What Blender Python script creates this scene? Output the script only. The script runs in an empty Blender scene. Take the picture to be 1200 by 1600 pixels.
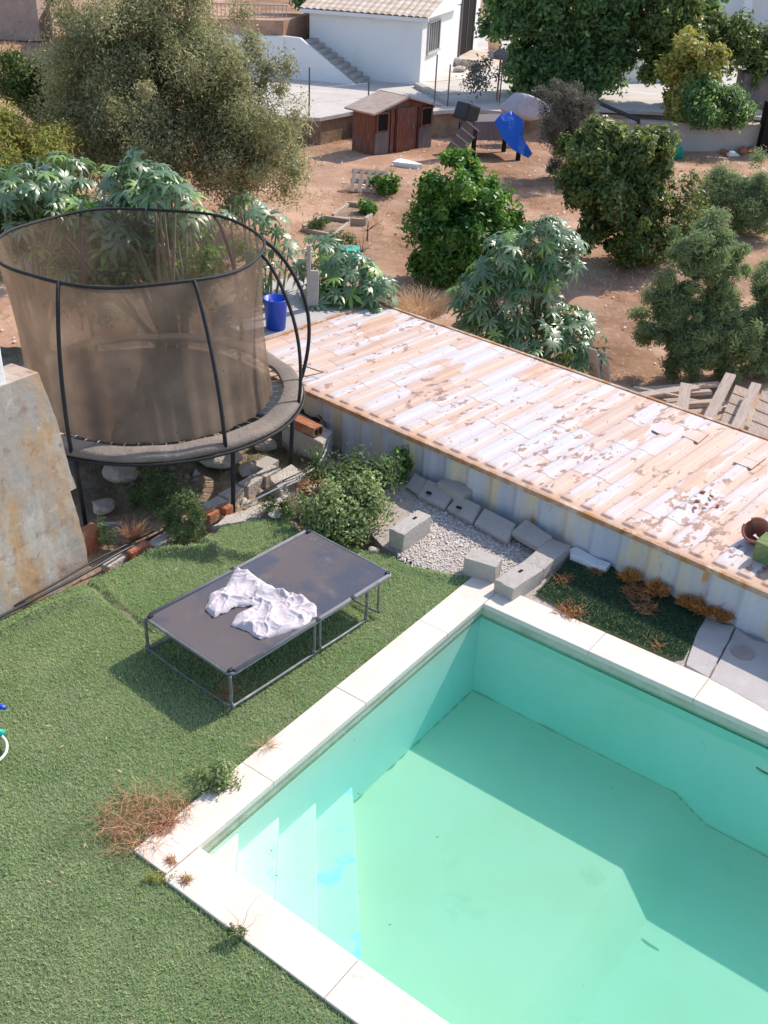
import bpy, bmesh, math, random
import numpy as np
from mathutils import Vector, Matrix
R = math.radians
random.seed(7)
SC = bpy.context.scene
COL = SC.collection

# ------------------------------------------------------------------ camera, sky, sun, exposure
HC, PITCH, ROLL = 5.0, R(31), R(3)
cd = bpy.data.cameras.new('camera'); cam = bpy.data.objects.new('camera', cd); COL.objects.link(cam)
X_, F_, U_ = Vector((1, 0, 0)), Vector((0, math.cos(PITCH), -math.sin(PITCH))), Vector((0, math.sin(PITCH), math.cos(PITCH)))
rt = X_*math.cos(ROLL) + U_*math.sin(ROLL); up = -X_*math.sin(ROLL) + U_*math.cos(ROLL)
cam.matrix_world = Matrix(((rt.x, up.x, -F_.x, 0), (rt.y, up.y, -F_.y, 0), (rt.z, up.z, -F_.z, HC), (0, 0, 0, 1)))
cd.sensor_fit = 'VERTICAL'; cd.sensor_height = 32; cd.lens = 32; cd.clip_start = .1; cd.clip_end = 1500
SC.camera = cam
SUN = Vector((.76, .69, 1.0)).normalized()
w = bpy.data.worlds.new('World'); SC.world = w; w.use_nodes = True
nt = w.node_tree; sky = nt.nodes.new('ShaderNodeTexSky'); sky.sky_type = 'NISHITA'; sky.sun_disc = False
sky.sun_elevation = math.asin(SUN.z); sky.sun_rotation = math.atan2(SUN.x, SUN.y)
bg = nt.nodes['Background']; bg.inputs[1].default_value = .15; nt.links.new(sky.outputs[0], bg.inputs[0])
sl = bpy.data.lights.new('sun', 'SUN'); sl.energy = 3.15; sl.angle = R(.5); sl.color = (1, .915, .80)
so = bpy.data.objects.new('sun', sl); COL.objects.link(so); so.rotation_euler = SUN.to_track_quat('Z', 'Y').to_euler()
SC.view_settings.view_transform = 'Standard'; SC.view_settings.look = 'None'; SC.view_settings.exposure = .60; SC.view_settings.gamma = 1
SC.render.resolution_x = 768; SC.render.resolution_y = 1024
SC.cycles.transparent_max_bounces = 24; SC.cycles.volume_bounces = 2

# ------------------------------------------------------------------ survey helpers (photo survey -> metres)
def ray(px, py):
    x = (px-600)/1600; y = -(py-800)/1600
    c, s = math.cos(ROLL), math.sin(ROLL); x, y = c*x-s*y, s*x+c*y
    return np.array([x, math.cos(PITCH)+y*math.sin(PITCH), -math.sin(PITCH)+y*math.cos(PITCH)])
def at(px, py, z=0.):
    d = ray(px, py); return d*(z-HC)/d[2]+np.array([0, 0, HC])
def atY(px, py, Y):
    d = ray(px, py); return d*Y/d[1]+np.array([0, 0, HC])
def sstep(a, b, x):
    t = np.clip((x-a)/(b-a), 0, 1); return t*t*(3-2*t)
def gz(x, y):
    """height of the garden and the hillside beyond"""
    z = -1.9+.65*sstep(15, 29, y)+.0*x
    z = z+.12*np.sin(x*.7+1.3)*np.sin(y*.5)*sstep(14, 18, y)
    z = z+.55*sstep(33.2, 35.2, y+.10*x)
    z = z+.06*np.clip(y-52, 0, 400)
    z = z+.55*sstep(-2., -8, x)*sstep(22, 34, y)*(1-sstep(33.6, 35.6, y+.1*x))
    return z
def hit(px, py):
    z = -1.8
    for _ in range(40):
        p = at(px, py, z); z = .5*z+.5*float(gz(p[0], p[1]))
    return at(px, py, z)
TZ = -.5       # level of the paved terrace in front of the house
L0 = at(208, 1328); T0 = at(745, 895)
AX = (T0-L0)/np.linalg.norm(T0-L0); BX = np.array([AX[1], -AX[0], 0])
def W(u, v, z=0.): return L0+u*BX+v*AX+np.array([0, 0, z])
ANG = math.atan2(BX[1], BX[0])       # pool frame: local x = BX, local y = AX
def uv(p): q = np.asarray(p)-L0; return float(q@BX), float(q@AX)

# ------------------------------------------------------------------ mesh helpers
def tag(o, label=None, cat=None, group=None, kind=None):
    if label: o['label'] = label
    if cat: o['category'] = cat
    if group: o['group'] = group
    if kind: o['kind'] = kind
    return o
def empty(name, loc=(0, 0, 0), rz=0, **k):
    o = bpy.data.objects.new(name, None); o.empty_display_size = .1; COL.objects.link(o)
    o.location = [float(a) for a in loc]; o.rotation_euler = (0, 0, rz); return tag(o, **k)
def link(name, me, mat=None, parent=None, smooth=False, **k):
    o = bpy.data.objects.new(name, me); COL.objects.link(o)
    if mat:
        for m in (mat if isinstance(mat, (list, tuple)) else [mat]): me.materials.append(m)
    if parent: o.parent = parent
    if smooth: me.shade_smooth()
    return tag(o, **k)
class MB:
    def __init__(s): s.v = []; s.f = []; s.n = 0; s.mi = []
    def add(s, v, f, mi=0):
        v = np.asarray(v, float); s.v.append(v); s.f += [[i+s.n for i in q] for q in f]; s.mi += [mi]*len(f); s.n += len(v); return s
    def box(s, c, d, rz=0, rx=0, ry=0, mi=0, taper=1, jit=0):
        d = np.array(d)/2; P = np.array([[x, y, z] for z in (-1, 1) for y in (-1, 1) for x in (-1, 1)], float)
        P[P[:, 2] > 0, :2] *= taper
        P = P*d
        if jit: P = P+np.random.RandomState(s.n+3).uniform(-jit, jit, P.shape)
        M = np.array(Matrix.Rotation(rz, 3, 'Z') @ Matrix.Rotation(ry, 3, 'Y') @ Matrix.Rotation(rx, 3, 'X'))
        return s.add(P@M.T+np.array(c), [(0, 2, 3, 1), (4, 5, 7, 6), (0, 1, 5, 4), (2, 6, 7, 3), (0, 4, 6, 2), (1, 3, 7, 5)], mi)
    def tube(s, P, r, n=8, closed=False, mi=0, cap=True):
        P = np.asarray(P, float); m = len(P); r = np.full(m, r) if np.isscalar(r) else np.asarray(r, float)
        if closed: T = np.roll(P, -1, 0)-np.roll(P, 1, 0)
        else: T = np.gradient(P, axis=0)
        T /= np.linalg.norm(T, axis=1)[:, None]+1e-9
        ref = np.array([0, 0, 1.]) if abs(T[0][2]) < .9 else np.array([1., 0, 0])
        V = []; N = np.cross(T[0], ref); N /= np.linalg.norm(N)
        for i in range(m):
            N = N-T[i]*(N@T[i]); N /= np.linalg.norm(N)+1e-9; Bn = np.cross(T[i], N)
            for k in range(n):
                a = 2*math.pi*k/n; V.append(P[i]+r[i]*(math.cos(a)*N+math.sin(a)*Bn))
        F = []
        for i in range(m if closed else m-1):
            j = (i+1) % m
            for k in range(n): F.append((i*n+k, i*n+(k+1) % n, j*n+(k+1) % n, j*n+k))
        if not closed and cap: F.append(tuple(range(n))[::-1]); F.append(tuple((m-1)*n+k for k in range(n)))
        return s.add(V, F, mi)
    def prism(s, pts, z0, z1, mi=0):
        n = len(pts); V = [(p[0], p[1], z0) for p in pts]+[(p[0], p[1], z1) for p in pts]
        a = sum(pts[i][0]*pts[(i+1) % n][1]-pts[(i+1) % n][0]*pts[i][1] for i in range(n))
        F = [tuple(range(n))[::-1], tuple(range(n, 2*n))]+[(i, (i+1) % n, n+(i+1) % n, n+i) for i in range(n)]
        if a < 0: F = [q[::-1] for q in F]
        return s.add(V, F, mi)
    def build(s, name, mat=None, parent=None, smooth=False, bevel=0, seg=2, rough=0, sub=0, **k):
        me = bpy.data.meshes.new(name); me.from_pydata(np.concatenate(s.v).tolist(), [], s.f)
        if any(s.mi): me.polygons.foreach_set('material_index', s.mi)
        if bevel or sub:
            bm = bmesh.new(); bm.from_mesh(me)
            if sub: bmesh.ops.subdivide_edges(bm, edges=bm.edges[:], cuts=sub, use_grid_fill=True)
            if bevel: bmesh.ops.bevel(bm, geom=[e for e in bm.edges if len(e.link_faces) == 2 and e.calc_face_angle(0) > .5], offset=bevel, segments=seg, affect='EDGES', profile=.6)
            if rough:
                rr = np.random.RandomState(len(bm.verts))
                for vv in bm.verts: vv.co += Vector(rr.uniform(-rough, rough, 3))
            bm.to_mesh(me); bm.free()
        me.update(); return link(name, me, mat, parent, smooth, **k)
def np_mesh(name, V, Fc, mat, parent=None, rnd=None, smooth=False, **k):
    """V (n,3), Fc (m,k) all faces of k corners; rnd: one value per face"""
    V = np.asarray(V, np.float32); Fc = np.asarray(Fc, np.int32); m, kk = Fc.shape
    me = bpy.data.meshes.new(name); me.vertices.add(len(V)); me.vertices.foreach_set('co', V.ravel())
    me.loops.add(m*kk); me.loops.foreach_set('vertex_index', Fc.ravel())
    me.polygons.add(m); me.polygons.foreach_set('loop_start', np.arange(m, dtype=np.int32)*kk)
    if rnd is not None:
        a = me.attributes.new('rnd', 'FLOAT', 'FACE'); a.data.foreach_set('value', np.asarray(rnd, np.float32))
    me.update(calc_edges=True); return link(name, me, mat, parent, smooth, **k)
def grid(name, xs, ys, zf, mat, parent=None, mask=None, smooth=True, fr=None, **k):
    X, Y = np.meshgrid(xs, ys, indexing='ij'); Z = zf(X, Y); V = np.stack([X.ravel(), Y.ravel(), Z.ravel()], 1)
    if fr: V = np.array([L0[0], L0[1], 0])+V[:, :1]*BX+V[:, 1:2]*AX+V[:, 2:]*np.array([0, 0, 1.])
    nx, ny = len(xs), len(ys); I, J = np.meshgrid(np.arange(nx-1), np.arange(ny-1), indexing='ij')
    a = (I*ny+J).ravel(); Fc = np.stack([a, a+ny, a+ny+1, a+1], 1)
    if mask is not None:
        cx = (X[:-1, :-1]+X[1:, 1:]).ravel()/2; cy = (Y[:-1, :-1]+Y[1:, 1:]).ravel()/2; Fc = Fc[mask(cx, cy)]
    return np_mesh(name, V, Fc, mat, parent, smooth=smooth, **k)
def inpoly(px, py, poly):
    r = np.zeros(np.shape(px), bool); n = len(poly)
    for i in range(n):
        x1, y1 = poly[i][:2]; x2, y2 = poly[(i+1) % n][:2]
        c = ((y1 > py) != (y2 > py)); t = (x2-x1)*(py-y1)/((y2-y1) if y2 != y1 else 1e-9)+x1
        r ^= c & (px < t)
    return r
def vnoise(x, y, s=1., seed=0):
    """cheap smooth value noise"""
    rs = np.random.RandomState(seed); g = rs.uniform(-1, 1, (64, 64)); x = np.asarray(x)*s+31.7; y = np.asarray(y)*s+17.3
    i = np.floor(x).astype(int); j = np.floor(y).astype(int); fx = x-i; fy = y-j; fx = fx*fx*(3-2*fx); fy = fy*fy*(3-2*fy)
    G = lambda a, b: g[a % 64, b % 64]
    return (G(i, j)*(1-fx)+G(i+1, j)*fx)*(1-fy)+(G(i, j+1)*(1-fx)+G(i+1, j+1)*fx)*fy

# ------------------------------------------------------------------ materials
def mat(name, col, rough=.8, spec=.3, cols=(), bump=None, bumps=.4, trans=0, rnd=None, metal=0, stretch=None, coord='Object'):
    """cols: (colour, noise scale, low, high, amount[, detail]) layers of real pigment, dirt or rust; rnd: colour reached per leaf"""
    m = bpy.data.materials.new(name); m.use_nodes = True; T = m.node_tree; N, K = T.nodes, T.links; b = N['Principled BSDF']
    b.inputs['Roughness'].default_value = rough; b.inputs['Specular IOR Level'].default_value = spec; b.inputs['Metallic'].default_value = metal
    tc = N.new('ShaderNodeTexCoord'); mp = N.new('ShaderNodeMapping'); K.new(tc.outputs[coord], mp.inputs[0])
    if stretch: mp.inputs['Scale'].default_value = stretch
    cur = None
    rgb = N.new('ShaderNodeRGB'); rgb.outputs[0].default_value = (*col, 1); cur = rgb.outputs[0]
    def mix(fac, a, c2):
        x = N.new('ShaderNodeMix'); x.data_type = 'RGBA'; K.new(fac, x.inputs[0]); K.new(a, x.inputs[6])
        if isinstance(c2, tuple): x.inputs[7].default_value = (*c2, 1)
        else: K.new(c2, x.inputs[7])
        return x.outputs[2]
    if rnd:
        at_ = N.new('ShaderNodeAttribute'); at_.attribute_name = 'rnd'
        for c2, lo, hi in rnd:
            r_ = N.new('ShaderNodeMapRange'); r_.inputs[1].default_value = lo; r_.inputs[2].default_value = hi; K.new(at_.outputs['Fac'], r_.inputs[0]); cur = mix(r_.outputs[0], cur, c2)
    for L in cols:
        c2, sc, lo, hi, amt = L[:5]; n = N.new('ShaderNodeTexNoise'); n.inputs['Scale'].default_value = sc; n.inputs['Detail'].default_value = L[5] if len(L) > 5 else 5
        n.inputs['Roughness'].default_value = .62
        if len(L) > 6:
            mp2 = N.new('ShaderNodeMapping'); K.new(tc.outputs[coord], mp2.inputs[0]); mp2.inputs['Scale'].default_value = L[6]; K.new(mp2.outputs[0], n.inputs[0])
        else: K.new(mp.outputs[0], n.inputs[0])
        r_ = N.new('ShaderNodeMapRange'); r_.inputs[1].default_value = lo; r_.inputs[2].default_value = hi; r_.inputs[4].default_value = amt; K.new(n.outputs[0], r_.inputs[0]); cur = mix(r_.outputs[0], cur, c2)
    K.new(cur, b.inputs['Base Color'])
    if bump:
        n = N.new('ShaderNodeTexNoise'); n.inputs['Scale'].default_value = bump; n.inputs['Detail'].default_value = 6; K.new(mp.outputs[0], n.inputs[0])
        bp = N.new('ShaderNodeBump'); bp.inputs['Strength'].default_value = bumps; bp.inputs['Distance'].default_value = .02; K.new(n.outputs[0], bp.inputs['Height']); K.new(bp.outputs[0], b.inputs['Normal'])
    if trans:
        tr = N.new('ShaderNodeBsdfTranslucent'); hs = N.new('ShaderNodeHueSaturation'); hs.inputs['Value'].default_value = 1.5; hs.inputs['Saturation'].default_value = 1.1; hs.inputs['Hue'].default_value = .485
        K.new(cur, hs.inputs['Color']); K.new(hs.outputs[0], tr.inputs[0]); ms = N.new('ShaderNodeMixShader'); ms.inputs[0].default_value = trans
        K.new(b.outputs[0], ms.inputs[1]); K.new(tr.outputs[0], ms.inputs[2]); K.new(ms.outputs[0], N['Material Output'].inputs[0])
    return m
M = {}
M['stone'] = mat('cream coping stone', (.75, .655, .575), .75, .2, [((.66, .55, .44), 1.8, .48, .72, .6, 7), ((.82, .77, .71), 5, .5, .7, .5), ((.42, .33, .24), 8, .645, .72, .5, 7), ((.36, .29, .22), 40, .68, .74, .4)], 60, .15)
M['render'] = mat('pool band', (.56, .55, .44), .8, .2, [((.35, .34, .22), 5, .45, .7, .7), ((.70, .68, .58), 12, .5, .7, .5)], 40, .2)
M['poolpaint'] = mat('pool paint with algae', (.84, .74, .56), .6, .3, [((.74, .66, .42), 1.1, .42, .7, .55), ((.38, .48, .28), 1.3, .60, .74, .55), ((.28, .36, .2), 26, .7, .76, .5)])
M['poolwall'] = mat('pool wall paint', (.80, .88, .88), .6, .3, [((.66, .76, .64), .9, .45, .7, .6), ((.45, .52, .36), 9, .66, .76, .4)])
M['poolpaint2'] = mat('pool step paint', (.82, .84, .72), .6, .3, [((.50, .76, .90), 3.2, .575, .64, .8, 8), ((.58, .66, .45), 2.2, .5, .8, .5), ((.28, .36, .2), 30, .7, .76, .5)])
M['turf'] = mat('turf backing', (.20, .23, .12), .95, .1, [((.09, .12, .06), 3, .4, .7, .6), ((.16, .17, .09), 40, .5, .7, .6)], 90, .6)
M['blade'] = mat('turf fibre', (.26, .41, .15), .6, .3, rnd=[((.40, .54, .27), .0, .75), ((.64, .64, .45), .87, 1.)], trans=.35, cols=[((.50, .53, .34), .7, .44, .62, .4), ((.21, .34, .11), 1.7, .52, .72, .55)])
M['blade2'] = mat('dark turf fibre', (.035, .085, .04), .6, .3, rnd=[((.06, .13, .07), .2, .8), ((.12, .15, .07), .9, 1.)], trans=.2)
M['conc'] = mat('concrete block', (.44, .40, .365), .9, .2, [((.52, .48, .44), 3, .4, .7, .7), ((.30, .27, .24), 8, .55, .75, .6), ((.62, .58, .54), 30, .55, .7, .4)], 90, .5)
M['slab'] = mat('concrete slab', (.50, .46, .45), .9, .2, [((.42, .37, .35), 1.6, .4, .7, .8), ((.60, .56, .54), 6, .5, .75, .5), ((.3, .26, .24), 25, .62, .75, .4)], 70, .3)
M['wallc'] = mat('stained concrete wall', (.40, .355, .32), .95, .1, [((.52, .31, .16), 1.7, .43, .60, .85, 6, (1.4, 1, .6)), ((.50, .46, .42), 2.4, .50, .60, .8, 6, (1.6, 1, .45)), ((.27, .17, .12), 5.5, .54, .68, .7, 9), ((.62, .57, .51), 4, .60, .66, .6, 8), ((.20, .185, .18), 11, .6, .70, .6, 8)], 9, .5)
M['white'] = mat('whitewash', (.80, .80, .80), .85, .2, [((.68, .66, .64), 1.2, .5, .8, .5), ((.6, .55, .5), 9, .6, .8, .3)], 30, .2)
M['rusty'] = mat('rusty orange tuft', (.45, .18, .05), .9, .1, rnd=[((.62, .30, .09), 0, .7), ((.30, .12, .05), .8, 1.)])
M['algae2'] = mat('wet dark leaf', (.07, .12, .07), .7, .3)
M['algae'] = mat('algae', (.34, .42, .24), .9, .1)
M['gravel'] = mat('gravel stones', (.62, .56, .51), .9, .2, rnd=[((.75, .70, .66), 0, .6), ((.42, .33, .28), .7, 1.)])
M['gravelb'] = mat('gravel bed', (.42, .36, .32), .95, .1, [((.6, .55, .5), 50, .45, .65, .8)], 80, .8)
M['steel'] = mat('galvanised tube', (.42, .43, .45), .4, .5, [((.25, .24, .25), 14, .5, .7, .6)], metal=.7)
M['black'] = mat('black foam', (.028, .027, .03), .7, .3, [((.05, .047, .045), 8, .5, .7, .6)])
M['blackpl'] = mat('black plastic', (.02, .02, .022), .45, .5)
M['tubeg'] = mat('worn grey tube', (.17, .175, .185), .5, .5, [((.34, .34, .34), 12, .52, .7, .7)], metal=.3)
M['darkst'] = mat('dark grey tube', (.12, .125, .14), .45, .5, [((.25, .25, .27), 9, .5, .7, .6)], metal=.3)
M['canvas'] = mat('grey brown mesh fabric', (.115, .095, .10), .65, .4, [((.06, .07, .11), 1.6, .47, .58, .9), ((.19, .165, .15), 5, .55, .75, .6), ((.40, .36, .31), 7, .69, .73, .7), ((.3, .27, .24), 60, .64, .72, .4)], 300, .15, coord='Object')
M['hem'] = mat('faded hem', (.21, .20, .215), .7, .3, [((.12, .12, .13), 9, .5, .7, .7)])
M['cloth'] = mat('white cotton', (.68, .61, .64), .9, .1, [((.58, .36, .33), 5.2, .64, .72, .5)], 120, .2, trans=.12)
M['pad'] = mat('faded pad cover', (.21, .17, .145), .75, .2, [((.33, .27, .22), 2, .45, .6, .8), ((.15, .125, .115), 4, .5, .68, .7), ((.5, .46, .42), 14, .66, .72, .5)], 30, .5)
M['matt'] = mat('trampoline mat', (.03, .03, .033), .7, .3, [((.09, .075, .06), 2.4, .45, .7, .8)])
M['brick'] = mat('orange brick', (.42, .16, .09), .9, .1, [((.62, .40, .28), 7, .5, .65, .7), ((.30, .12, .07), 12, .55, .7, .6)], 60, .5)
M['mortar'] = mat('old mortar', (.50, .44, .38), .95, .1, [((.62, .57, .50), 5, .45, .7, .7), ((.42, .22, .14), 9, .56, .68, .7)], 45, .9)
M['rock'] = mat('rubble stone', (.47, .38, .30), .95, .1, [((.62, .55, .47), 3, .4, .65, .8), ((.27, .20, .15), 8, .5, .7, .7)], 20, .8)
M['soil'] = mat('dry earth', (.42, .245, .165), .98, .05, [((.58, .39, .28), .9, .42, .62, .8, 8), ((.20, .115, .07), .30, .46, .64, .8, 8), ((.54, .38, .27), 7, .54, .72, .6, 8), ((.18, .11, .075), 16, .6, .72, .6), ((.45, .36, .2), 2.5, .62, .75, .6, 9)], 9, .9)
M['bank'] = mat('bank earth', (.27, .19, .13), .98, .05, [((.42, .32, .23), 3, .45, .65, .8, 8), ((.13, .09, .06), 1.3, .5, .7, .7, 8), ((.55, .47, .38), 22, .58, .7, .6)], 14, 1.)
M['hose'] = mat('grey hose', (.35, .38, .42), .5, .4); M['hosed'] = mat('dark hose', (.03, .035, .045), .45, .5)
M['wood'] = mat('weathered wood', (.47, .365, .30), .9, .15, [((.60, .50, .43), 4, .4, .65, .8, 6, (8, 1, 8)), ((.26, .185, .145), 9, .52, .68, .7, 6, (10, 1, 10))], 30, .5, stretch=(6, 1, 6))
M['shedw'] = mat('red brown shed boards', (.20, .075, .05), .9, .15, [((.28, .14, .10), 3, .45, .65, .8, 6, (6, 6, 1)), ((.16, .15, .17), 2.2, .55, .7, .7)], 20, .5)
M['shedd'] = mat('grey shed boards', (.17, .15, .16), .9, .15, [((.26, .2, .18), 3, .45, .65, .8, 6, (6, 6, 1))])
M['shedr'] = mat('shed roofing felt', (.42, .32, .27), .95, .1, [((.52, .42, .36), 3, .4, .7, .8), ((.2, .14, .12), 4, .58, .7, .7)], 20, .4)
M['tile'] = mat('pale roof tile', (.56, .43, .33), .9, .1, [((.72, .65, .59), 2, .4, .7, .8), ((.44, .33, .27), 7, .55, .7, .6)], 20, .3)
M['pave'] = mat('pebble paving', (.55, .50, .46), .95, .1, [((.68, .63, .58), 1.2, .4, .7, .8), ((.40, .34, .31), 22, .52, .68, .7)], 30, .5)
M['bluetarp'] = mat('blue tarpaulin', (.012, .13, .62), .5, .5, bump=6, bumps=.8); M['bucketb'] = mat('blue plastic', (.01, .07, .52), .4, .5, [((.35, .42, .6), 7, .62, .7, .7)])
M['netg'] = mat('green netting', (.02, .32, .22), .8, .2, bump=30, bumps=1.); M['teal'] = mat('teal plastic', (.01, .42, .34), .5, .4)
M['bag'] = mat('dirty white sack', (.55, .48, .50), .8, .2, [((.35, .3, .3), 3, .5, .7, .6)], 8, .6)
M['terracotta'] = mat('terracotta', (.42, .16, .10), .85, .2, [((.55, .38, .3), 6, .5, .7, .6)], 30, .3)
M['moss'] = mat('mossy pot', (.24, .27, .12), .9, .1, [((.10, .20, .09), 6, .4, .65, .9), ((.5, .45, .35), 14, .6, .72, .7)], 30, .8)
M['dark'] = mat('dark interior', (.02, .018, .017), .9, .1); M['orangep'] = mat('orange plastic', (.75, .16, .05), .5, .4)
M['glass'] = mat('window glass', (.05, .06, .07), .12, .6); M['iron'] = mat('iron bars', (.52, .50, .50), .7, .3)
M['bark'] = mat('bark', (.20, .155, .12), .95, .1, [((.10, .075, .06), 6, .5, .7, .7)], 25, .9); M['stem'] = mat('castor stem', (.22, .17, .12), .8, .2, [((.16, .25, .10), 3, .45, .6, .9)])
M['straw'] = mat('dry straw', (.55, .38, .20), .9, .1, rnd=[((.68, .52, .34), 0, .6), ((.40, .20, .10), .8, 1.)], trans=.2)
M['rustweed'] = mat('rusty dry weed', (.48, .24, .11), .9, .1, rnd=[((.62, .40, .26), 0, .7), ((.33, .15, .08), .8, 1.)], trans=.15)
M['thatch'] = mat('brown dead leaf', (.36, .17, .08), .9, .1, rnd=[((.50, .27, .13), 0, .7), ((.25, .11, .06), .8, 1.)], trans=.15)
def leafmat(n, c, a, b=None, rough=.5, spec=.4, trans=.3): return mat(n, c, rough, spec, rnd=[(a, .2, .8)]+([(b, .86, 1.)] if b else []), trans=trans)
M['olive'] = leafmat('olive leaves', (.20, .215, .095), (.47, .46, .25), (.66, .58, .38), .5, .45, .35)
M['citrus'] = leafmat('citrus leaves', (.06, .17, .03), (.17, .34, .06), (.38, .46, .12), .42, .5, .4)
M['carob'] = leafmat('carob leaves', (.08, .13, .035), (.23, .29, .08), (.44, .42, .14), .45, .5, .35)
M['feather'] = leafmat('feathery leaves', (.15, .22, .10), (.32, .40, .20), None, .6, .3, .4)
M['bluegreen'] = leafmat('dark blue green leaves', (.08, .16, .06), (.25, .40, .14), (.44, .56, .22), .45, .5, .5)
M['yellowg'] = leafmat('yellow green leaves', (.26, .29, .07), (.52, .48, .14), (.66, .50, .22), .55, .3)
M['greysh'] = leafmat('grey twiggy leaves', (.13, .125, .10), (.21, .20, .16), None, .7, .2)
M['bushl'] = leafmat('pale shrub leaves', (.16, .22, .08), (.38, .46, .21), (.60, .62, .40), .5, .4, .35)
M['weed'] = leafmat('weed leaves', (.07, .13, .045), (.15, .21, .08), (.3, .32, .12), .6, .3)
M['castor'] = leafmat('castor leaves', (.075, .17, .055), (.19, .29, .14), (.26, .44, .08), .38, .9, .28)  # paler leaf tone puts part of the waxy sheen into the colour
M['castor'].node_tree.nodes['Principled BSDF'].inputs['Coat Weight'].default_value = .6
M['castor'].node_tree.nodes['Principled BSDF'].inputs['Coat Roughness'].default_value = .42

# container paint and rust ------------------------------------------------------
def roof_mat():
    m = bpy.data.materials.new('flaking white paint over rust'); m.use_nodes = True; T = m.node_tree; N, K = T.nodes, T.links; b = N['Principled BSDF']
    b.inputs['Roughness'].default_value = .62; b.inputs['Specular IOR Level'].default_value = .35
    tc = N.new('ShaderNodeTexCoord')
    def noise(scale, st=(1, 1, 1), det=6, rough=.6):
        mp = N.new('ShaderNodeMapping'); mp.inputs['Scale'].default_value = st; K.new(tc.outputs['Object'], mp.inputs[0])
        n = N.new('ShaderNodeTexNoise'); n.inputs['Scale'].default_value = scale; n.inputs['Detail'].default_value = det; n.inputs['Roughness'].default_value = rough; K.new(mp.outputs[0], n.inputs[0]); return n.outputs[0]
    def rng(s, lo, hi, a=0, c=1):
        r_ = N.new('ShaderNodeMapRange'); r_.inputs[1].default_value = lo; r_.inputs[2].default_value = hi; r_.inputs[3].default_value = a; r_.inputs[4].default_value = c; K.new(s, r_.inputs[0]); return r_.outputs[0]
    def mth(op, a, c):
        q = N.new('ShaderNodeMath'); q.operation = op
        for i, s in enumerate((a, c)):
            if isinstance(s, (int, float)): q.inputs[i].default_value = s
            else: K.new(s, q.inputs[i])
        return q.outputs[0]
    def mix(f, a, c):
        x = N.new('ShaderNodeMix'); x.data_type = 'RGBA'; K.new(f, x.inputs[0])
        for i, s in ((6, a), (7, c)):
            if isinstance(s, tuple): x.inputs[i].default_value = (*s, 1)
            else: K.new(s, x.inputs[i])
        return x.outputs[2]
    # streaks of pinkish wash along each stamped panel
    n1 = noise(1., (4.6, .55, 1), 3); base = mix(rng(n1, .43, .58), (.58, .57, .61), (.61, .44, .35))
    n2 = noise(2.3, (1, .5, 1), 5); base = mix(rng(n2, .52, .68, 0, .75), base, (.62, .43, .33))
    # stamped panels keep more of their paint than the valleys between; a dark seam of rust along each step
    sp_ = N.new('ShaderNodeSeparateXYZ'); K.new(tc.outputs['Object'], sp_.inputs[0]); wob = mth('MULTIPLY', noise(3, (1, 1, 1), 2), .03)
    ph = mth('MODULO', mth('ADD', mth('ADD', sp_.outputs[0], 1.0025), wob), .2125)
    vall = mth('ADD', rng(ph, .165, .175), rng(ph, .045, .035)); base = mix(mth('MULTIPLY', vall, rng(noise(1.3, (2, .6, 1), 3), .35, .6, .35, .9)), base, (.64, .44, .34))
    seam = mth('MAXIMUM', mth('SUBTRACT', 1.0, mth('MULTIPLY', mth('ABSOLUTE', mth('SUBTRACT', ph, .168), 0), 220)), mth('SUBTRACT', 1.0, mth('MULTIPLY', mth('ABSOLUTE', mth('SUBTRACT', ph, .042), 0), 260)))
    base = mix(mth('MULTIPLY', mth('MAXIMUM', seam, 0), rng(noise(6, (1, .5, 1), 3), .35, .6, .2, .85)), base, (.34, .21, .15))
    # staggered plates of different wear along each panel
    def wn(a, c):
        cx_ = N.new('ShaderNodeCombineXYZ'); K.new(a, cx_.inputs[0])
        if c is not None: K.new(c, cx_.inputs[1])
        q_ = N.new('ShaderNodeTexWhiteNoise'); q_.noise_dimensions = '2D'; K.new(cx_.outputs[0], q_.inputs['Vector']); return q_.outputs['Value']
    def fl_(a): q_ = N.new('ShaderNodeMath'); q_.operation = 'FLOOR'; K.new(a, q_.inputs[0]); return q_.outputs[0]
    colx = fl_(mth('MULTIPLY', mth('ADD', sp_.outputs[0], .985), 1/.2125)); ro = wn(colx, None)
    yy = mth('ADD', mth('MULTIPLY', sp_.outputs[1], 1.25), mth('MULTIPLY', ro, 9.0)); seg = fl_(yy); wv = wn(colx, seg); wv2 = wn(seg, colx)
    base = mix(rng(wv, .60, .66, 0, .6), base, (.57, .56, .61)); base = mix(rng(wv2, .80, .84, 0, .75), base, (.56, .37, .27)); base = mix(rng(wv2, .965, .97, 0, .7), base, (.52, .30, .19))
    fr_ = N.new('ShaderNodeMath'); fr_.operation = 'FRACT'; K.new(yy, fr_.inputs[0]); base = mix(mth('MULTIPLY', rng(fr_.outputs[0], .022, .010), rng(wv, .35, .5)), base, (.36, .22, .16))
    # flakes
    pat = noise(.8, (1, 1, 1), 2); thr = rng(pat, .38, .62, .655, .545)
    n3 = noise(11, (1.25, .62, 1), 5, .58); d = mth('SUBTRACT', n3, thr); fl = rng(d, 0, .018)
    rustc = mix(rng(noise(14, (1, .7, 1), 4), .4, .65), (.29, .175, .135), (.46, .29, .225))
    base = mix(fl, base, rustc)
    n4 = noise(2.4, (1.3, .35, 1), 4, .5); base = mix(rng(n4, .61, .625, 0, .8), base, (.56, .35, .245))
    n5 = noise(38, (1, .6, 1), 3); base = mix(rng(n5, .66, .70, 0, .7), base, (.42, .24, .17))
    # rust line by the near rail
    sx = N.new('ShaderNodeSeparateXYZ'); K.new(tc.outputs['Object'], sx.inputs[0]); nr = noise(5, (1, 1, 1), 5)
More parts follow.
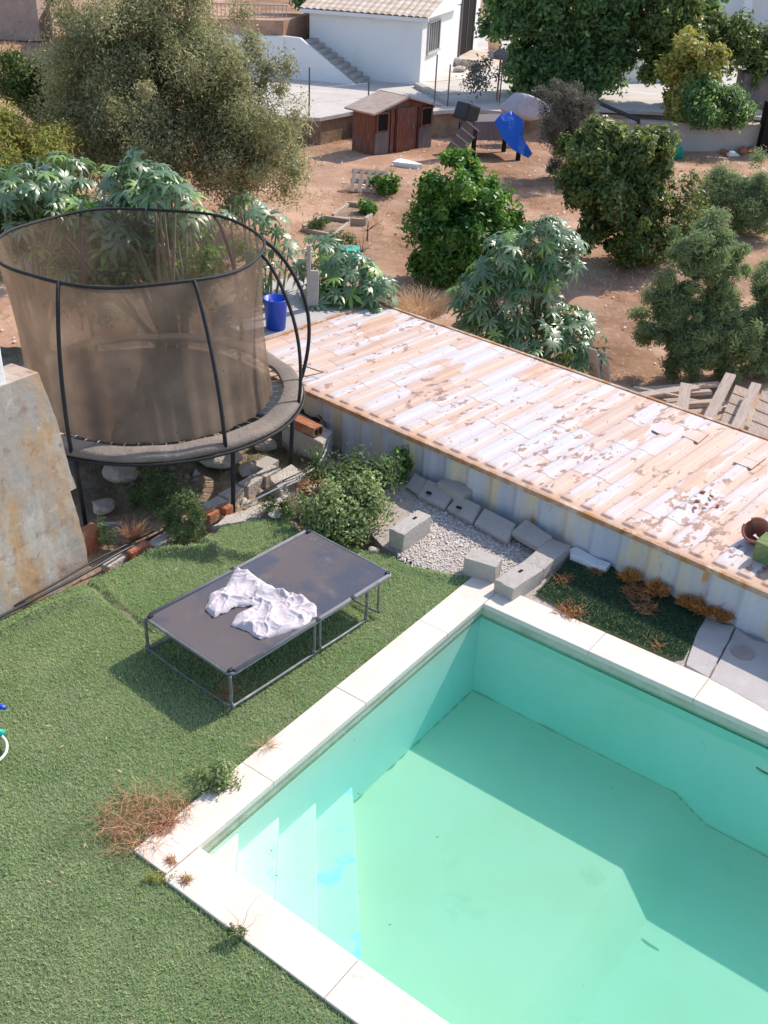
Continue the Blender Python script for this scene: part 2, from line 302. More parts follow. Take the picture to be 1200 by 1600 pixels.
    e = mth('ADD', sx.outputs[1], mth('MULTIPLY', nr, -.25)); base = mix(rng(e, .06, -.06, 0, .85), base, (.52, .32, .22))
    K.new(base, b.inputs['Base Color'])
    bp = N.new('ShaderNodeBump'); bp.inputs['Strength'].default_value = .35; bp.inputs['Distance'].default_value = .004; bp.invert = True; K.new(fl, bp.inputs['Height']); K.new(bp.outputs[0], b.inputs['Normal'])
    return m
M['croof'] = roof_mat()
M['cside'] = mat('grey blue container paint', (.52, .54, .62), .6, .3, [((.68, .65, .61), 1.0, .42, .66, .9, 5, (2.4, 1, .5)), ((.74, .60, .36), 1.5, .49, .62, .85, 5, (3.2, 1, .35)), ((.60, .27, .07), 3.2, .63, .70, .8, 6, (2, 1, .6)), ((.27, .25, .26), 5, .64, .72, .5)], 40, .15)
M['crail'] = mat('rusty rail', (.50, .34, .25), .75, .2, [((.42, .19, .06), 5, .42, .6, .9, 6), ((.72, .60, .48), 3.5, .52, .66, .8, 6), ((.28, .12, .06), 11, .56, .66, .8, 6)], 40, .4)

# ------------------------------------------------------------------ ground
def spaced(segs):
    o = []
    for a, b, s in segs: o += list(np.arange(a, b, s))
    return np.array(o+[segs[-1][1]])
xs = spaced([(-300, -60, 30), (-60, -20, 4), (-20, 20, .4), (20, 60, 4), (60, 300, 30)])
ys = spaced([(-60, 8, 8), (8, 60, .4), (60, 120, 6), (120, 1200, 90)])
def zter(X, Y):
    return gz(X, Y)+.05*vnoise(X, Y, 1.1, 3)+.03*vnoise(X, Y, 2.7, 4)-.7*(Y < 8.5)
grid('ground', xs, ys, zter, M['soil'], kind='structure')
def zbank(X, Y):
    z = -.13+.05*vnoise(X, Y, 2.2, 5)+.03*vnoise(X, Y, 6, 6)
    return z-1.9*sstep(12.1, 13.8, Y)-.5*sstep(13.7, 14.2, Y)-1.5*sstep(-6.3, -7.5, X)
CB = np.array([at(470, 605, .45), at(1200, 924, .45)])   # near top edge of the container
grid('earth_bank', np.arange(-8, .6, .08), np.arange(5.6, 14.4, .08), zbank, M['bank'], kind='structure',
     mask=lambda x, y: ((x-L0[0])*BX[0]+(y-L0[1])*BX[1] < -.1) & ((x-L0[0])*AX[0]+(y-L0[1])*AX[1] > .9) & ~((y > 9.4) & (x > .2)))

# lawn of artificial turf --------------------------------------------------------
lawn_px = [(-700, 1900), (-700, 1100), (-60, 993), (0, 965), (60, 935), (137, 905), (180, 885), (225, 862), (300, 851), (330, 838), (350, 815), (400, 810), (450, 806), (470, 832), (520, 842),
           (560, 856), (612, 866), (640, 882), (690, 893), (722, 897), (760, 905)]
lawn_uv = [uv(at(*p)) for p in lawn_px]
lawn_uv = [(max(u, -9), max(v, -5)) for u, v in lawn_uv]+[(.02, 3.9), (.02, .02), (6, .02), (6, -5), (-9, -5)]
def zlawn(U, V):
    p = np.array([L0[0], L0[1]]); X = p[0]+U*BX[0]+V*AX[0]; Y = p[1]+U*BX[1]+V*AX[1]
    z = -.022+.006*vnoise(U, V, 2, 8)
    def fold(pa, pb, h, w_):
        a = at(*pa)[:2]; b = at(*pb)[:2]; d = b-a; Ln = np.hypot(*d); t = np.clip(((X-a[0])*d[0]+(Y-a[1])*d[1])/Ln**2, 0, 1)
        dist = np.hypot(X-a[0]-t*d[0], Y-a[1]-t*d[1])+.02*vnoise(X, Y, 5, 9); return h*np.exp(-(dist/w_)**2)*np.sin(np.pi*np.clip(t, .04, .96))**.5
    z = z+fold((235, 862), (395, 868), .11, .05)+fold((322, 838), (345, 875), .08, .045)+fold((10, 985), (150, 925), .10, .05)+fold((0, 1070), (80, 1030), .02, .1)
    z = z+fold((395, 868), (470, 835), .08, .045)+fold((630, 885), (725, 905), .02, .05)+fold((160, 905), (205, 965), .03, .03)
    # the joint between two rolls of turf
    a = at(125, 900)[:2]; b = at(238, 985)[:2]; d = b-a; Ln = np.hypot(*d); t = np.clip(((X-a[0])*d[0]+(Y-a[1])*d[1])/Ln**2, 0, 1); dist = np.hypot(X-a[0]-t*d[0], Y-a[1]-t*d[1])
    return z-.035*np.exp(-(dist/.022)**2)
grid('lawn', np.arange(-9, 6.01, .035), np.arange(-5, 6.2, .035), zlawn, M['turf'], mask=lambda u, v: inpoly(u, v, lawn_uv), fr=True, kind='structure')
def blades(name, uvs, zf, mt, h=(.016, .03), wd=.0035, seed=1, lean=.9, **k):
    rs = np.random.RandomState(seed); n = len(uvs); U, V = uvs[:, 0], uvs[:, 1]
    P = np.array([L0[0], L0[1], 0])+U[:, None]*BX+V[:, None]*AX; P[:, 2] = zf(U, V)-.001
    a = rs.uniform(0, 2*np.pi, n); hh = rs.uniform(*h, n); sd = np.stack([np.cos(a), np.sin(a), 0*a], 1)*wd
    b = a+rs.uniform(.8, 2.3, n); ln = rs.uniform(.15, lean, n)
    tip = np.stack([np.cos(b)*ln*hh, np.sin(b)*ln*hh, hh*np.sqrt(np.clip(1-ln**2*.7, .2, 1))], 1)
    Vv = np.stack([P-sd, P+sd, P+tip], 1).reshape(-1, 3); F = np.arange(3*n).reshape(-1, 3)
    return np_mesh(name, Vv, F, mt, rnd=rs.uniform(0, 1, n), **k)
rs = np.random.RandomState(5)
q = np.stack([rs.uniform(-3.3, 2.2, 420000), rs.uniform(-1.9, 4.9, 420000)], 1)
q = q[inpoly(q[:, 0], q[:, 1], lawn_uv)]
ja, jb = at(125, 900), at(238, 985); ua, ub = np.array(uv(ja)), np.array(uv(jb)); dj = ub-ua; tj = np.clip(((q-ua)@dj)/(dj@dj), 0, 1); q = q[np.hypot(*(q-ua-tj[:, None]*dj).T) > .026+.012*np.sin(q[:, 0]*37)]
blades('turf_fibres', q, zlawn, M['blade'], kind='stuff', label='short green fibres of the artificial turf lawn', cat='grass')

jp = [ja+(jb-ja)*t for t in np.linspace(-.02, 1.02, 26)]; jn = np.array([-(jb-ja)[1], (jb-ja)[0], 0]); jn /= np.linalg.norm(jn); rs_ = np.random.RandomState(2); V = []
for p in jp:
    for sg in (-1, 1): q_ = p+jn*sg*rs_.uniform(.008, .022); V.append((q_[0], q_[1], float(zlawn(np.array([uv(p)[0]]), np.array([uv(p)[1]]))[0])+.004))
b = MB(); b.add(V, [(2*i, 2*i+2, 2*i+3, 2*i+1) for i in range(25)]); b.build('bare_strip', M['bank'], kind='structure')

# ------------------------------------------------------------------ swimming pool
ci = .27; civ = 3.545; WL = -.12; FL = -.95
pool = empty('swimming_pool', W(0, 0), ANG, label='rectangular in-ground pool with cream stone coping and corner steps, full of green water', cat='swimming pool')
PU = 6.2   # the pool runs out of the frame
def lp(name, mb, m_, **k): return mb.build(name, M[m_], pool, **k)
zc = -.055
b = MB()   # basin: walls and floor sloping to a deep end (local u, v, z)
us = [ci, 2.17, 2.46, PU]; zs = [FL, FL, FL-.16, FL-.2]
V = []; F = []
for u_, z_ in zip(us, zs): V += [(u_, ci-.01, z_), (u_, civ, z_)]
for i in range(3): F.append((2*i, 2*i+2, 2*i+3, 2*i+1))
b.add(V, F)
for v_, fl in ((ci-.01, 1), (civ, 0)):
    V = []; F = []
    for u_, z_ in zip(us, zs): V += [(u_, v_, z_), (u_, v_, WL-.02)]
    for i in range(3): q_ = (2*i, 2*i+1, 2*i+3, 2*i+2); F.append(q_ if fl else q_[::-1])
    b.add(V, F, 1)
b.add([(ci, ci-.01, FL), (ci, civ, FL), (ci, civ, WL-.02), (ci, ci-.01, WL-.02)], [(0, 1, 2, 3)], 1)
b.add([(PU, ci-.01, FL-.2), (PU, civ, FL-.2), (PU, civ, WL-.02), (PU, ci-.01, WL-.02)], [(3, 2, 1, 0)])
b.build('basin', [M['poolpaint'], M['poolwall']], pool)
b = MB()   # pale band above the water
b.box((ci-.06, (ci+civ)/2, -.09), (.12, civ-ci+.24, .13)); b.box(((ci+PU)/2, civ+.06, -.0905), (PU-ci, .12, .13)); b.box(((ci+PU)/2, ci-.07, -.0905), (PU-ci, .12, .13)); lp('waterline_band', b, 'render')
for z_, lu, lv in ((-.76, 1.36, 1.57), (-.575, .99, 1.14), (-.385, .62, .75), (-.2, .31, .36)):
    b = MB(); b.prism([(ci-.01, ci-.02), (ci+lu, ci-.02), (ci-.01, ci+lv)], FL-.02, z_); o = lp('step', b, 'poolpaint2', bevel=.012)
for P_ in ([(ci+.01, civ-.01, FL), (2.17, civ-.01, FL), (2.46, civ-.01, FL-.16), (PU, civ-.01, FL-.2)], [(ci+.005, 1.85, FL), (ci+.005, civ-.01, FL)]):
    b = MB(); k_ = []
    for a_, c_ in zip(P_[:-1], P_[1:]):
        for t_ in np.linspace(0, 1, 24, endpoint=False): k_.append(np.array(a_)*(1-t_)+np.array(c_)*t_)
    k_.append(np.array(P_[-1])); k_ = np.array(k_); rs_ = np.random.RandomState(len(k_)); b.tube(k_, np.clip(rs_.normal(.002, .0055, len(k_)), .0005, .012), 5); lp('algae_line', b, 'algae')
# coping stones, each with its joint; about 1.1 m long
def stones(axis, fixed0, fixed1, cuts):
    for a, c in zip(cuts[:-1], cuts[1:]):
        a += .0015; c -= .0015
        pts = [(fixed0, a), (fixed1, a), (fixed1, c), (fixed0, c)] if axis == 'v' else [(a, fixed0), (c, fixed0), (c, fixed1), (a, fixed1)]
        b = MB(); b.prism(pts, -.05, random.uniform(-.0015, .0015)); lp('coping_stone', b, 'stone', bevel=.006)
def jcut(p, i): return uv(at(*p))[i]
cv = [-.0, jcut((385, 1195), 1), jcut((556, 1090), 1), jcut((690, 985), 1), 3.88]
stones('v', 0, ci+.012, cv)
tv = civ-.012
cu = [ci+.016, jcut((862, 985), 0)-.32, jcut((975, 1035), 0)-.1, 1.95, 2.9, 3.9, 5, PU]
stones('u', tv, 3.84, [ci+.016, jcut((945, 990), 0), jcut((1100, 1070), 0), 2.95, 4.0, 5.1, PU])
stones('u', -.03, ci-.002, [ci+.016, 1.52, 2.6, 3.7, 4.8, PU])
# water: a clear but tinted body with a reflecting top, a few small ripples
m = bpy.data.materials.new('green pool water'); m.use_nodes = True; T = m.node_tree; N, K = T.nodes, T.links; N.remove(N['Principled BSDF'])
tr = N.new('ShaderNodeBsdfTransparent'); gl = N.new('ShaderNodeBsdfGlossy'); gl.inputs['Roughness'].default_value = .03; fr = N.new('ShaderNodeFresnel'); fr.inputs[0].default_value = 1.33
ns = N.new('ShaderNodeTexNoise'); ns.inputs['Scale'].default_value = 3.5; bp = N.new('ShaderNodeBump'); bp.inputs['Strength'].default_value = .12; bp.inputs['Distance'].default_value = .02
tc = N.new('ShaderNodeTexCoord'); K.new(tc.outputs['Object'], ns.inputs[0]); K.new(ns.outputs[0], bp.inputs['Height']); K.new(bp.outputs[0], gl.inputs['Normal'])
mx = N.new('ShaderNodeMixShader'); K.new(fr.outputs[0], mx.inputs[0]); K.new(tr.outputs[0], mx.inputs[1]); K.new(gl.outputs[0], mx.inputs[2]); K.new(mx.outputs[0], N['Material Output'].inputs[0])
va = N.new('ShaderNodeVolumeAbsorption'); va.inputs['Color'].default_value = (.14, .89, .82, 1); va.inputs['Density'].default_value = .44
va.inputs['Color'].default_value = (.06, .90, .87, 1); va.inputs['Density'].default_value = .50
vs = N.new('ShaderNodeVolumeScatter'); vs.inputs['Color'].default_value = (.10, 1, .85, 1); vs.inputs['Density'].default_value = .16; vs.inputs['Anisotropy'].default_value = .2
ad = N.new('ShaderNodeAddShader'); K.new(va.outputs[0], ad.inputs[0]); K.new(vs.outputs[0], ad.inputs[1]); K.new(ad.outputs[0], N['Material Output'].inputs['Volume'])
b = MB(); b.prism([(ci-.004, ci-.014), (PU+.004, ci-.014), (PU+.004, civ+.004), (ci-.004, civ+.004)], FL-.6, WL); wat = b.build('water', m, kind='structure')
wat.location = W(0, 0); wat.rotation_euler = (0, 0, ANG)

rs = np.random.RandomState(91); n = 14; px_ = [(388, 1292), (404, 1378), (432, 1368), (668, 1136), (720, 1090), (880, 1010), (1010, 1080), (560, 1240), (1188, 1204)]
fp = [at(x_, y_, WL+.004) for x_, y_ in px_]+[W(rs.uniform(.35, 3.2), rs.uniform(.4, 3.45), WL+.004) for _ in range(n)]; V = []
for p in fp: a = rs.uniform(0, 6.3); l_ = rs.uniform(.004, .014); d_ = np.array([math.cos(a), math.sin(a), 0])*l_; e_ = np.array([-math.sin(a), math.cos(a), 0])*l_*.35; V += [p-d_, p+e_, p+d_, p-e_]
np_mesh('floating_leaves', np.array(V), np.arange(len(V)).reshape(-1, 4), M['algae2'], kind='stuff', label='tiny leaf scraps floating on the pool water', cat='leaf scraps')
b = MB(); p = at(1192, 1205, WL+.01); b.tube([p-BX*.05+AX*.01, p, p+BX*.08], [.007, .009, .007], 6); b.build('floating_stick', M['algae2'], label='short dark stick floating on the water at the right edge', cat='stick')
rs = np.random.RandomState(92); q = np.stack([rs.uniform(-3.2, 0, 260), rs.uniform(-1.8, 4.6, 260)], 1); q = q[inpoly(q[:, 0], q[:, 1], lawn_uv)]; V = []
for u_, v_ in q: p = W(u_, v_, 0); p[2] = float(zlawn(np.array([u_]), np.array([v_]))[0])+.018; a = rs.uniform(0, 6.3); l_ = rs.uniform(.006, .022); d_ = np.array([math.cos(a), math.sin(a), .2])*l_; e_ = np.array([-math.sin(a), math.cos(a), 0])*l_*rs.uniform(.12, .4); V += [p-d_, p+e_, p+d_, p-e_]
np_mesh('fallen_leaves', np.array(V), np.arange(len(V)).reshape(-1, 4), M['straw'], rnd=rs.rand(len(V)//4), kind='stuff', label='scattered dry leaf bits on the turf', cat='leaf scraps')
# ------------------------------------------------------------------ shipping container
ZT = .45
cdir = (CB[1]-CB[0])/np.linalg.norm(CB[1]-CB[0]); cper = np.array([-cdir[1], cdir[0], 0])
farp = at(630, 485, ZT); cw = float((farp-CB[0])@cper); endp = at(614, 478, ZT); e0 = float((endp-CB[0])@cdir)-.25
CL = 12.19; corg = CB[0]+cdir*e0; corg[2] = ZT-2.59; cang = math.atan2(cdir[1], cdir[0])
cont = empty('shipping_container', corg, cang, label='old grey-blue shipping container sunk beside the pool, its roof flaked and rusty', cat='shipping container')
HT = 2.59
P = .2125
def zroof(X, Y):
    ph = (X-.06) % P/P; prof = sstep(.04, .17, ph)*(1-sstep(.62, .75, ph)); n_ = np.floor((X-.06)/P)
    endm = sstep(.07, .085, Y)*(1-sstep(cw-.085, cw-.07, Y))
    rr = (Y-.07-.04)**2; rnd_ = np.where(Y < .11, (np.clip((.11-Y)/.04, 0, 1)**2)*.25, 0)
    prof = prof*(np.abs(ph-.39) < .36-rnd_*.9)
    return HT-.018+.017*prof*endm+.004*vnoise(X, Y, 1.6, 11)-.006*np.abs(np.sin(n_*12.9))*0
xs = np.arange(0, CL+.001, .0125); ys = np.concatenate([np.arange(0, .16, .01), np.arange(.16, cw-.16, .12), np.arange(cw-.16, cw+.001, .01)])
xs = xs[:-1]; xs = np.append(xs, CL)
grid('roof', xs+.0, ys, zroof, M['croof'], cont, smooth=False)
# corrugated long walls
def wallprof(x): ph = (x % .28)/.28; return .034*(sstep(.0, .26, ph)*(1-sstep(.5, .76, ph)))
xs2 = np.arange(.1, CL-.09, .014)
for y0, s_ in ((.02, 1), (cw-.02, -1)):
    V = []; 
    for x in xs2: yy = y0+s_*(wallprof(x)); V += [(x, yy, .12), (x, yy, HT-.055)]
    F = [(2*i, 2*i+2, 2*i+3, 2*i+1) for i in range(len(xs2)-1)]
    if s_ < 0: F = [f[::-1] for f in F]
    b = MB(); b.add(V, F); b.build('side_wall', M['cside'], cont)
b = MB(); b.box((.05, cw/2, HT/2), (.05, cw-.16, HT-.2)); b.build('end_wall', M['cside'], cont)
b = MB(); b.box((CL-.05, cw/2, HT/2), (.05, cw-.16, HT-.2)); b.build('door_end', M['cside'], cont)
for y0 in (.0, cw):
    b = MB(); b.box((CL/2, y0, HT-.03), (CL-.3, .045, .05)); b.build('top_rail', M['crail'], cont, bevel=.006)
    b = MB(); b.box((CL/2, y0+(.001 if y0 else -.001), .07), (CL-.3, .06, .14)); b.build('bottom_rail', M['crail'], cont, bevel=.006)
for x0 in (.0, CL):
    b = MB(); b.box((x0, cw/2, HT-.03), (.05, cw-.3, .06)); b.build('end_rail', M['crail'], cont, bevel=.006)
    for y0 in (.0, cw):
        b = MB(); b.box((x0+(.06 if x0 == 0 else -.06), y0+(.05 if y0 == 0 else -.05), HT/2), (.12, .1, HT-.24)); b.build('corner_post', M['cside'], cont)
        b = MB(); b.box((x0+(.07 if x0 == 0 else -.07), y0+(.06 if y0 == 0 else -.06), HT-.05), (.178, .162, .118)); b.build('corner_casting', M['crail'], cont, bevel=.01)
def CP(px, py, dz=0): p = at(px, py, ZT+dz); return p      # a point on the roof
# repair plates lying welded on the roof, seen as squared overlaps
def cl(px, py): p = at(px, py, ZT)-corg; return float(p@cdir), float(p@cper)
for pts in (((1018, 672), (1035, 659), (1059, 668), (1040, 683)), ((1066, 681), (1085, 667), (1110, 676), (1091, 692)), ((1146, 722), (1170, 703), (1199, 714), (1174, 733))):
    b = MB(); b.prism([cl(*p) for p in pts][::-1], HT-.004, HT+.005); b.build('repair_plate', M['croof'], cont)

# ------------------------------------------------------------------ stone and concrete around the container
def obox(name, c, d, rz, m_, bev=.008, rough=.0, **k):
    e = MB(); e.box((0, 0, d[2]/2), d); o = e.build(name, M[m_], bevel=bev, sub=3 if rough else 0, rough=rough); o.location = [float(x) for x in c]; o.rotation_euler = (k.pop('rx', 0), k.pop('ry', 0), rz); return tag(o, **k)
def rag(pts_, z0, z1, name, m_, seed=1, jit=.012, step=.07, bev=.006, **k):
    rs_ = np.random.RandomState(seed); out = []
    n = len(pts_)
    for i in range(n):
        a, c = np.array(pts_[i][:2]), np.array(pts_[(i+1) % n][:2]); m__ = max(1, int(np.linalg.norm(c-a)/step))
        for j in range(m__): out.append(a+(c-a)*j/m__+rs_.uniform(-jit, jit, 2))
    b = MB(); b.prism([tuple(o) for o in out], z0, z1); return b.build(name, M[m_], bevel=bev, **k)
# raised strip of ground between coping and container
strip = [W(-1.6, 4.05), W(-.9, 3.72), W(-.2, 3.70), W(-.1, 3.82), W(6.3, 3.82), W(6.3, 4.9), W(-1.9, 5.1)]
b = MB(); b.prism([(p[0], p[1]) for p in strip], -.5, -.03); b.build('ground_strip', M['gravelb'], kind='structure')
# gravel
gp = [W(*uv(at(*p)), 0) for p in ((618, 868), (640, 882), (690, 893), (722, 897), (745, 885), (800, 905), (850, 870), (830, 835), (760, 812), (700, 790), (655, 770), (640, 800))]
rs = np.random.RandomState(9); gu = np.stack([rs.uniform(-2.4, 1.5, 70000), rs.uniform(5.5, 9.5, 70000)], 1); gpp = [(p[0], p[1]) for p in gp]; gu = gu[inpoly(gu[:, 0], gu[:, 1], gpp)][:24000]
n = len(gu); s_ = rs.uniform(.005, .012, n)*np.where(rs.rand(n) > .95, 1.8, 1)
T8 = np.array([[1, 0, 0], [-.5, .87, 0], [-.5, -.87, 0], [0, 0, .8], [0, 0, -.8]]); F6 = np.array([[0, 1, 3], [1, 2, 3], [2, 0, 3]])
ra = rs.uniform(0, 6.3, n); c_, s2 = np.cos(ra), np.sin(ra)
Vt = T8[None]*s_[:, None, None]*rs.uniform(.7, 1.3, (n, 5, 3)); Vr = np.stack([Vt[..., 0]*c_[:, None]-Vt[..., 1]*s2[:, None], Vt[..., 0]*s2[:, None]+Vt[..., 1]*c_[:, None], Vt[..., 2]], -1)
Vr[..., 0] += gu[:, :1]; Vr[..., 1] += gu[:, 1:]; Vr[..., 2] += -.028+rs.uniform(0, .012, n)[:, None]
Fq = (F6[None]+5*np.arange(n)[:, None, None]).reshape(-1, 3)
np_mesh('gravel', Vr.reshape(-1, 3), Fq, M['gravel'], rnd=np.repeat(rs.rand(n), 3), kind='stuff', label='pale gravel spread between the concrete blocks and the lawn', cat='gravel')
# hollow concrete blocks: built from the three seen corners of the top face
BG = 'concrete blocks lying between the pool and the container'
def block(pa, pb, pc, h, label, hole=None, tilt=0, z0=-.03, cat='concrete block', name='concrete_block', m_='conc', bev=.009, rough=.003):
    """pa: top corner, pb: neighbour along the length, pc: neighbour across; top at height h"""
    a, b_, c_ = (at(*p, h) for p in (pa, pb, pc)); L_ = np.linalg.norm(b_-a); Wd = np.linalg.norm(c_-a)
    ex = (b_-a)/L_; ey = np.array([-ex[1], ex[0], 0]); sgn = 1 if (c_-a)@ey > 0 else -1; ctr = a+ex*L_/2+ey*sgn*Wd/2
    e = MB(); e.box((0, 0, (h-z0)/2), (L_, Wd, h-z0)); o = empty(name, (ctr[0], ctr[1], z0), math.atan2(ex[1], ex[0]), label=label, cat=cat, group=BG)
    o.rotation_euler[0] = tilt
    e.build('body', M[m_], o, bevel=bev, sub=3, rough=rough)
    if hole:
        hx, hy = hole; d = MB(); d.box((hx*L_/2, hy*Wd/2, h-z0-.02), (.055, .026, .046)); d.build('finger_hole', M['dark'], o)
    return o
block((608, 826), (652, 796), (629, 837), .165, 'sunlit grey block with a slotted top, standing at the left end of the gravel', (.35, .1))
block((725, 872), (775, 886), (741, 858), .165, 'plain block without a hole beside the top corner of the pool coping')
block((802, 921), (850, 889), (790, 900), .12, 'pale block with a small slot, between the coping corner and the long block', (.2, .2))
block((850, 889), (892, 853), (832, 870), .10, 'long pale block running back from the slotted block to the container')
def slab_lean(pts, lz, label, hole=None, th=.06, name='concrete_block', cat='concrete block'):
    P_ = [at(*p, z_) for p, z_ in zip(pts, lz)]; P_ = np.array(P_); nn = np.cross(P_[1]-P_[0], P_[3]-P_[0]); nn /= np.linalg.norm(nn); nn *= 1 if nn[2] > 0 else -1
    o = empty(name, P_.mean(0)-nn*th, label=label, cat=cat, group=BG); O_ = P_.mean(0)-nn*th
    V = np.concatenate([P_-nn*th, P_])-O_; e = MB(); e.add(V, [(3, 2, 1, 0), (4, 5, 6, 7)]+[(i, (i+1) % 4, 4+(i+1) % 4, 4+i) for i in range(4)])
    bm_o = e.build('body', M['conc'], o); bm = bmesh.new(); bm.from_mesh(bm_o.data); bmesh.ops.recalc_face_normals(bm, faces=bm.faces); bmesh.ops.subdivide_edges(bm, edges=bm.edges[:], cuts=2, use_grid_fill=True)
    bmesh.ops.bevel(bm, geom=[x for x in bm.edges if len(x.link_faces) == 2 and x.calc_face_angle(0) > .5], offset=.008, segments=2, affect='EDGES'); bm.to_mesh(bm_o.data); bm.free()
    if hole:
        hp = at(*hole[0], hole[1])-O_; d = MB(); d.box(tuple(hp), (.05, .03, .012), rz=ANG); d.build('finger_hole', M['dark'], o)
    return o
slab_lean([(652, 775), (668, 748), (712, 768), (694, 795)], (.02, .10, .10, .02), 'first slanting block beside the green shrub, with a small hole', ((670, 770), .065))
slab_lean([(697, 795), (716, 772), (752, 790), (738, 817)], (.02, .10, .10, .02), 'second slanting block from the shrub, with a small hole', ((717, 793), .075))
slab_lean([(740, 818), (757, 793), (806, 818), (792, 848)], (.02, .10, .10, .02), 'slanting block without a hole, nearest to the gravel corner')
slab_lean([(797, 832), (822, 810), (863, 838), (842, 858)], (.06, .13, .13, .08), 'grey block tilted against the container above the long block')
block((683, 753), (722, 773), (694, 742), .15, 'small dirty block squeezed between the slanting blocks and the container wall')
slab_lean([(633, 760), (648, 738), (668, 750), (654, 775)], (.0, .09, .09, .0), 'broken block half buried beside the green shrub')
# white stone by the container, dark turf offcut, slabs, round cover
rag([at(*p, .05) for p in ((890, 858), (902, 853), (918, 862), (935, 872), (955, 880), (948, 888), (925, 882), (905, 872), (892, 868))], -.03, .05, 'white_stone', 'white', label='flat white stone between the dark turf piece and the container', cat='stone')
dt = [W(*uv(at(*p)), 0) for p in ((838, 925), (893, 868), (945, 882), (1000, 900), (1060, 930), (1105, 955), (1090, 985), (1070, 1026), (1050, 1028), (985, 1000), (930, 978))]
dtu = [uv(p) for p in dt]
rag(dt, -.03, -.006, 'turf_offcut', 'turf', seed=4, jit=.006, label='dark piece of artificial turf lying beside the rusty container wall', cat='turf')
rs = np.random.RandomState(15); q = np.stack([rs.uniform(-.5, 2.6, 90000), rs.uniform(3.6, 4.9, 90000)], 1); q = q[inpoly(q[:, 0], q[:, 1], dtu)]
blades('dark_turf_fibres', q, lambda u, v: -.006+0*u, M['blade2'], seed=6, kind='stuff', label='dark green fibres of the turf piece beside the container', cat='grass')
s1 = [at(*p, .02) for p in ((1106, 958), (1128, 972), (1150, 975), (1128, 1018), (1108, 1055), (1072, 1035), (1090, 985))]
s2_ = [at(*p, .02) for p in ((1152, 977), (1165, 988), (1180, 998), (1215, 1005), (1290, 1040), (1290, 1150), (1200, 1107), (1110, 1057), (1130, 1020))]
rag(s1, -.05, .0, 'paving_slab', 'slab', 3, .004, bev=.004, label='narrow grey slab next to the dark piece of turf', cat='paving slab', group='slabs behind the pool')
rag(s2_, -.05, .001, 'paving_slab', 'slab', 5, .004, bev=.004, label='wide grey slab carrying the round cover, at the right edge', cat='paving slab', group='slabs behind the pool')
rc = at(1161, 1020, .0); b = MB(); b.prism([(rc[0]+.093*math.cos(a), rc[1]+.093*math.sin(a)) for a in np.linspace(0, 2*math.pi, 28, endpoint=False)], -.0, .012); b.build('round_cover', mat('brown concrete', (.36, .29, .26), .9, .1, [((.5, .42, .38), 8, .45, .65, .7)], 50, .4), bevel=.004, label='round brown concrete cover on the wide grey slab', cat='cover')

# dead plant clutter ----------------------------------------------------------------
def strands(name, c, n, h, rad, mt, seed=1, wd=.004, spread=.8, bend=.4, parent=None, segs=4, flat=0, wild=False, **k):
    """thin bent strands fanning out of a base"""
    rs = np.random.RandomState(seed); c = np.asarray(c, float); a = rs.uniform(0, 2*np.pi, n); r0 = rad*np.sqrt(rs.rand(n)); B0 = c+np.stack([r0*np.cos(a), r0*np.sin(a), 0*a], 1)
    a2 = a+rs.normal(0, .6 if flat < .5 and not wild else 9, n); tl = rs.uniform(.1, spread, n); hh = h*rs.uniform(.4, 1, n); D = np.stack([np.cos(a2)*tl, np.sin(a2)*tl, (1-.6*tl)*(1-flat)+.05], 1); D /= np.linalg.norm(D, axis=1)[:, None]
    sd = np.cross(D, rs.normal(0, 1, (n, 3))); sd /= np.linalg.norm(sd, axis=1)[:, None]+1e-9
    rows = []
    for i in range(segs+1):
        t = i/segs; ctr = B0+D*hh[:, None]*t+np.stack([np.cos(a2)*bend, np.sin(a2)*bend, -.5*bend+0*a], 1)*(t*t)*hh[:, None]+rs.normal(0, .11, (n, 3))*hh[:, None]*t
        w_ = wd*(1-.75*t); rows += [ctr-sd*w_, ctr+sd*w_]
    V = np.stack(rows, 1); V[..., 2] = np.maximum(V[..., 2], c[2]-.02); F = np.array([[2*i, 2*i+1, 2*i+3, 2*i+2] for i in range(segs)]); m = 2*(segs+1)
    Fc = (F[None]+m*np.arange(n)[:, None, None]).reshape(-1, 4); return np_mesh(name, V.reshape(-1, 3), Fc, mt, parent, rnd=np.repeat(rs.rand(n), segs), **k)
def leaves(P, D, ln, wd, rs, up=.35, jit=.8, fold=.25):
    """leaf quads (bent diamonds) at P looking outward along D"""
    n = len(P); N_ = D+np.array([0, 0, up])+rs.normal(0, jit, (n, 3)); N_ /= np.linalg.norm(N_, axis=1)[:, None]
    t = np.cross(N_, rs.normal(0, 1, (n, 3))); t /= np.linalg.norm(t, axis=1)[:, None]; s = np.cross(N_, t)
    l = ln*rs.uniform(.6, 1.25, n)[:, None]; w_ = wd*rs.uniform(.7, 1.2, n)[:, None]
    V = np.stack([P-t*l*.5, P-s*w_*.5-t*l*.05+N_*w_*fold, P+t*l*.5, P+s*w_*.5-t*l*.05+N_*w_*fold], 1)
    return V.reshape(-1, 3), np.arange(4*n).reshape(-1, 4)
def clumps(c, rad, nc, rs, low=-.6, inner=.55):
    """clump centres filling an uneven ellipsoid"""
    d = rs.normal(0, 1, (nc*3, 3)); d /= np.linalg.norm(d, axis=1)[:, None]; d = d[d[:, 2] > low][:nc]
    r = rs.uniform(inner, 1., len(d))*(1+.14*np.sin(d[:, 0]*5+c[0])+.12*np.sin(d[:, 1]*6+d[:, 2]*4+c[1])); return np.asarray(c)+d*np.asarray(rad)*r[:, None], d
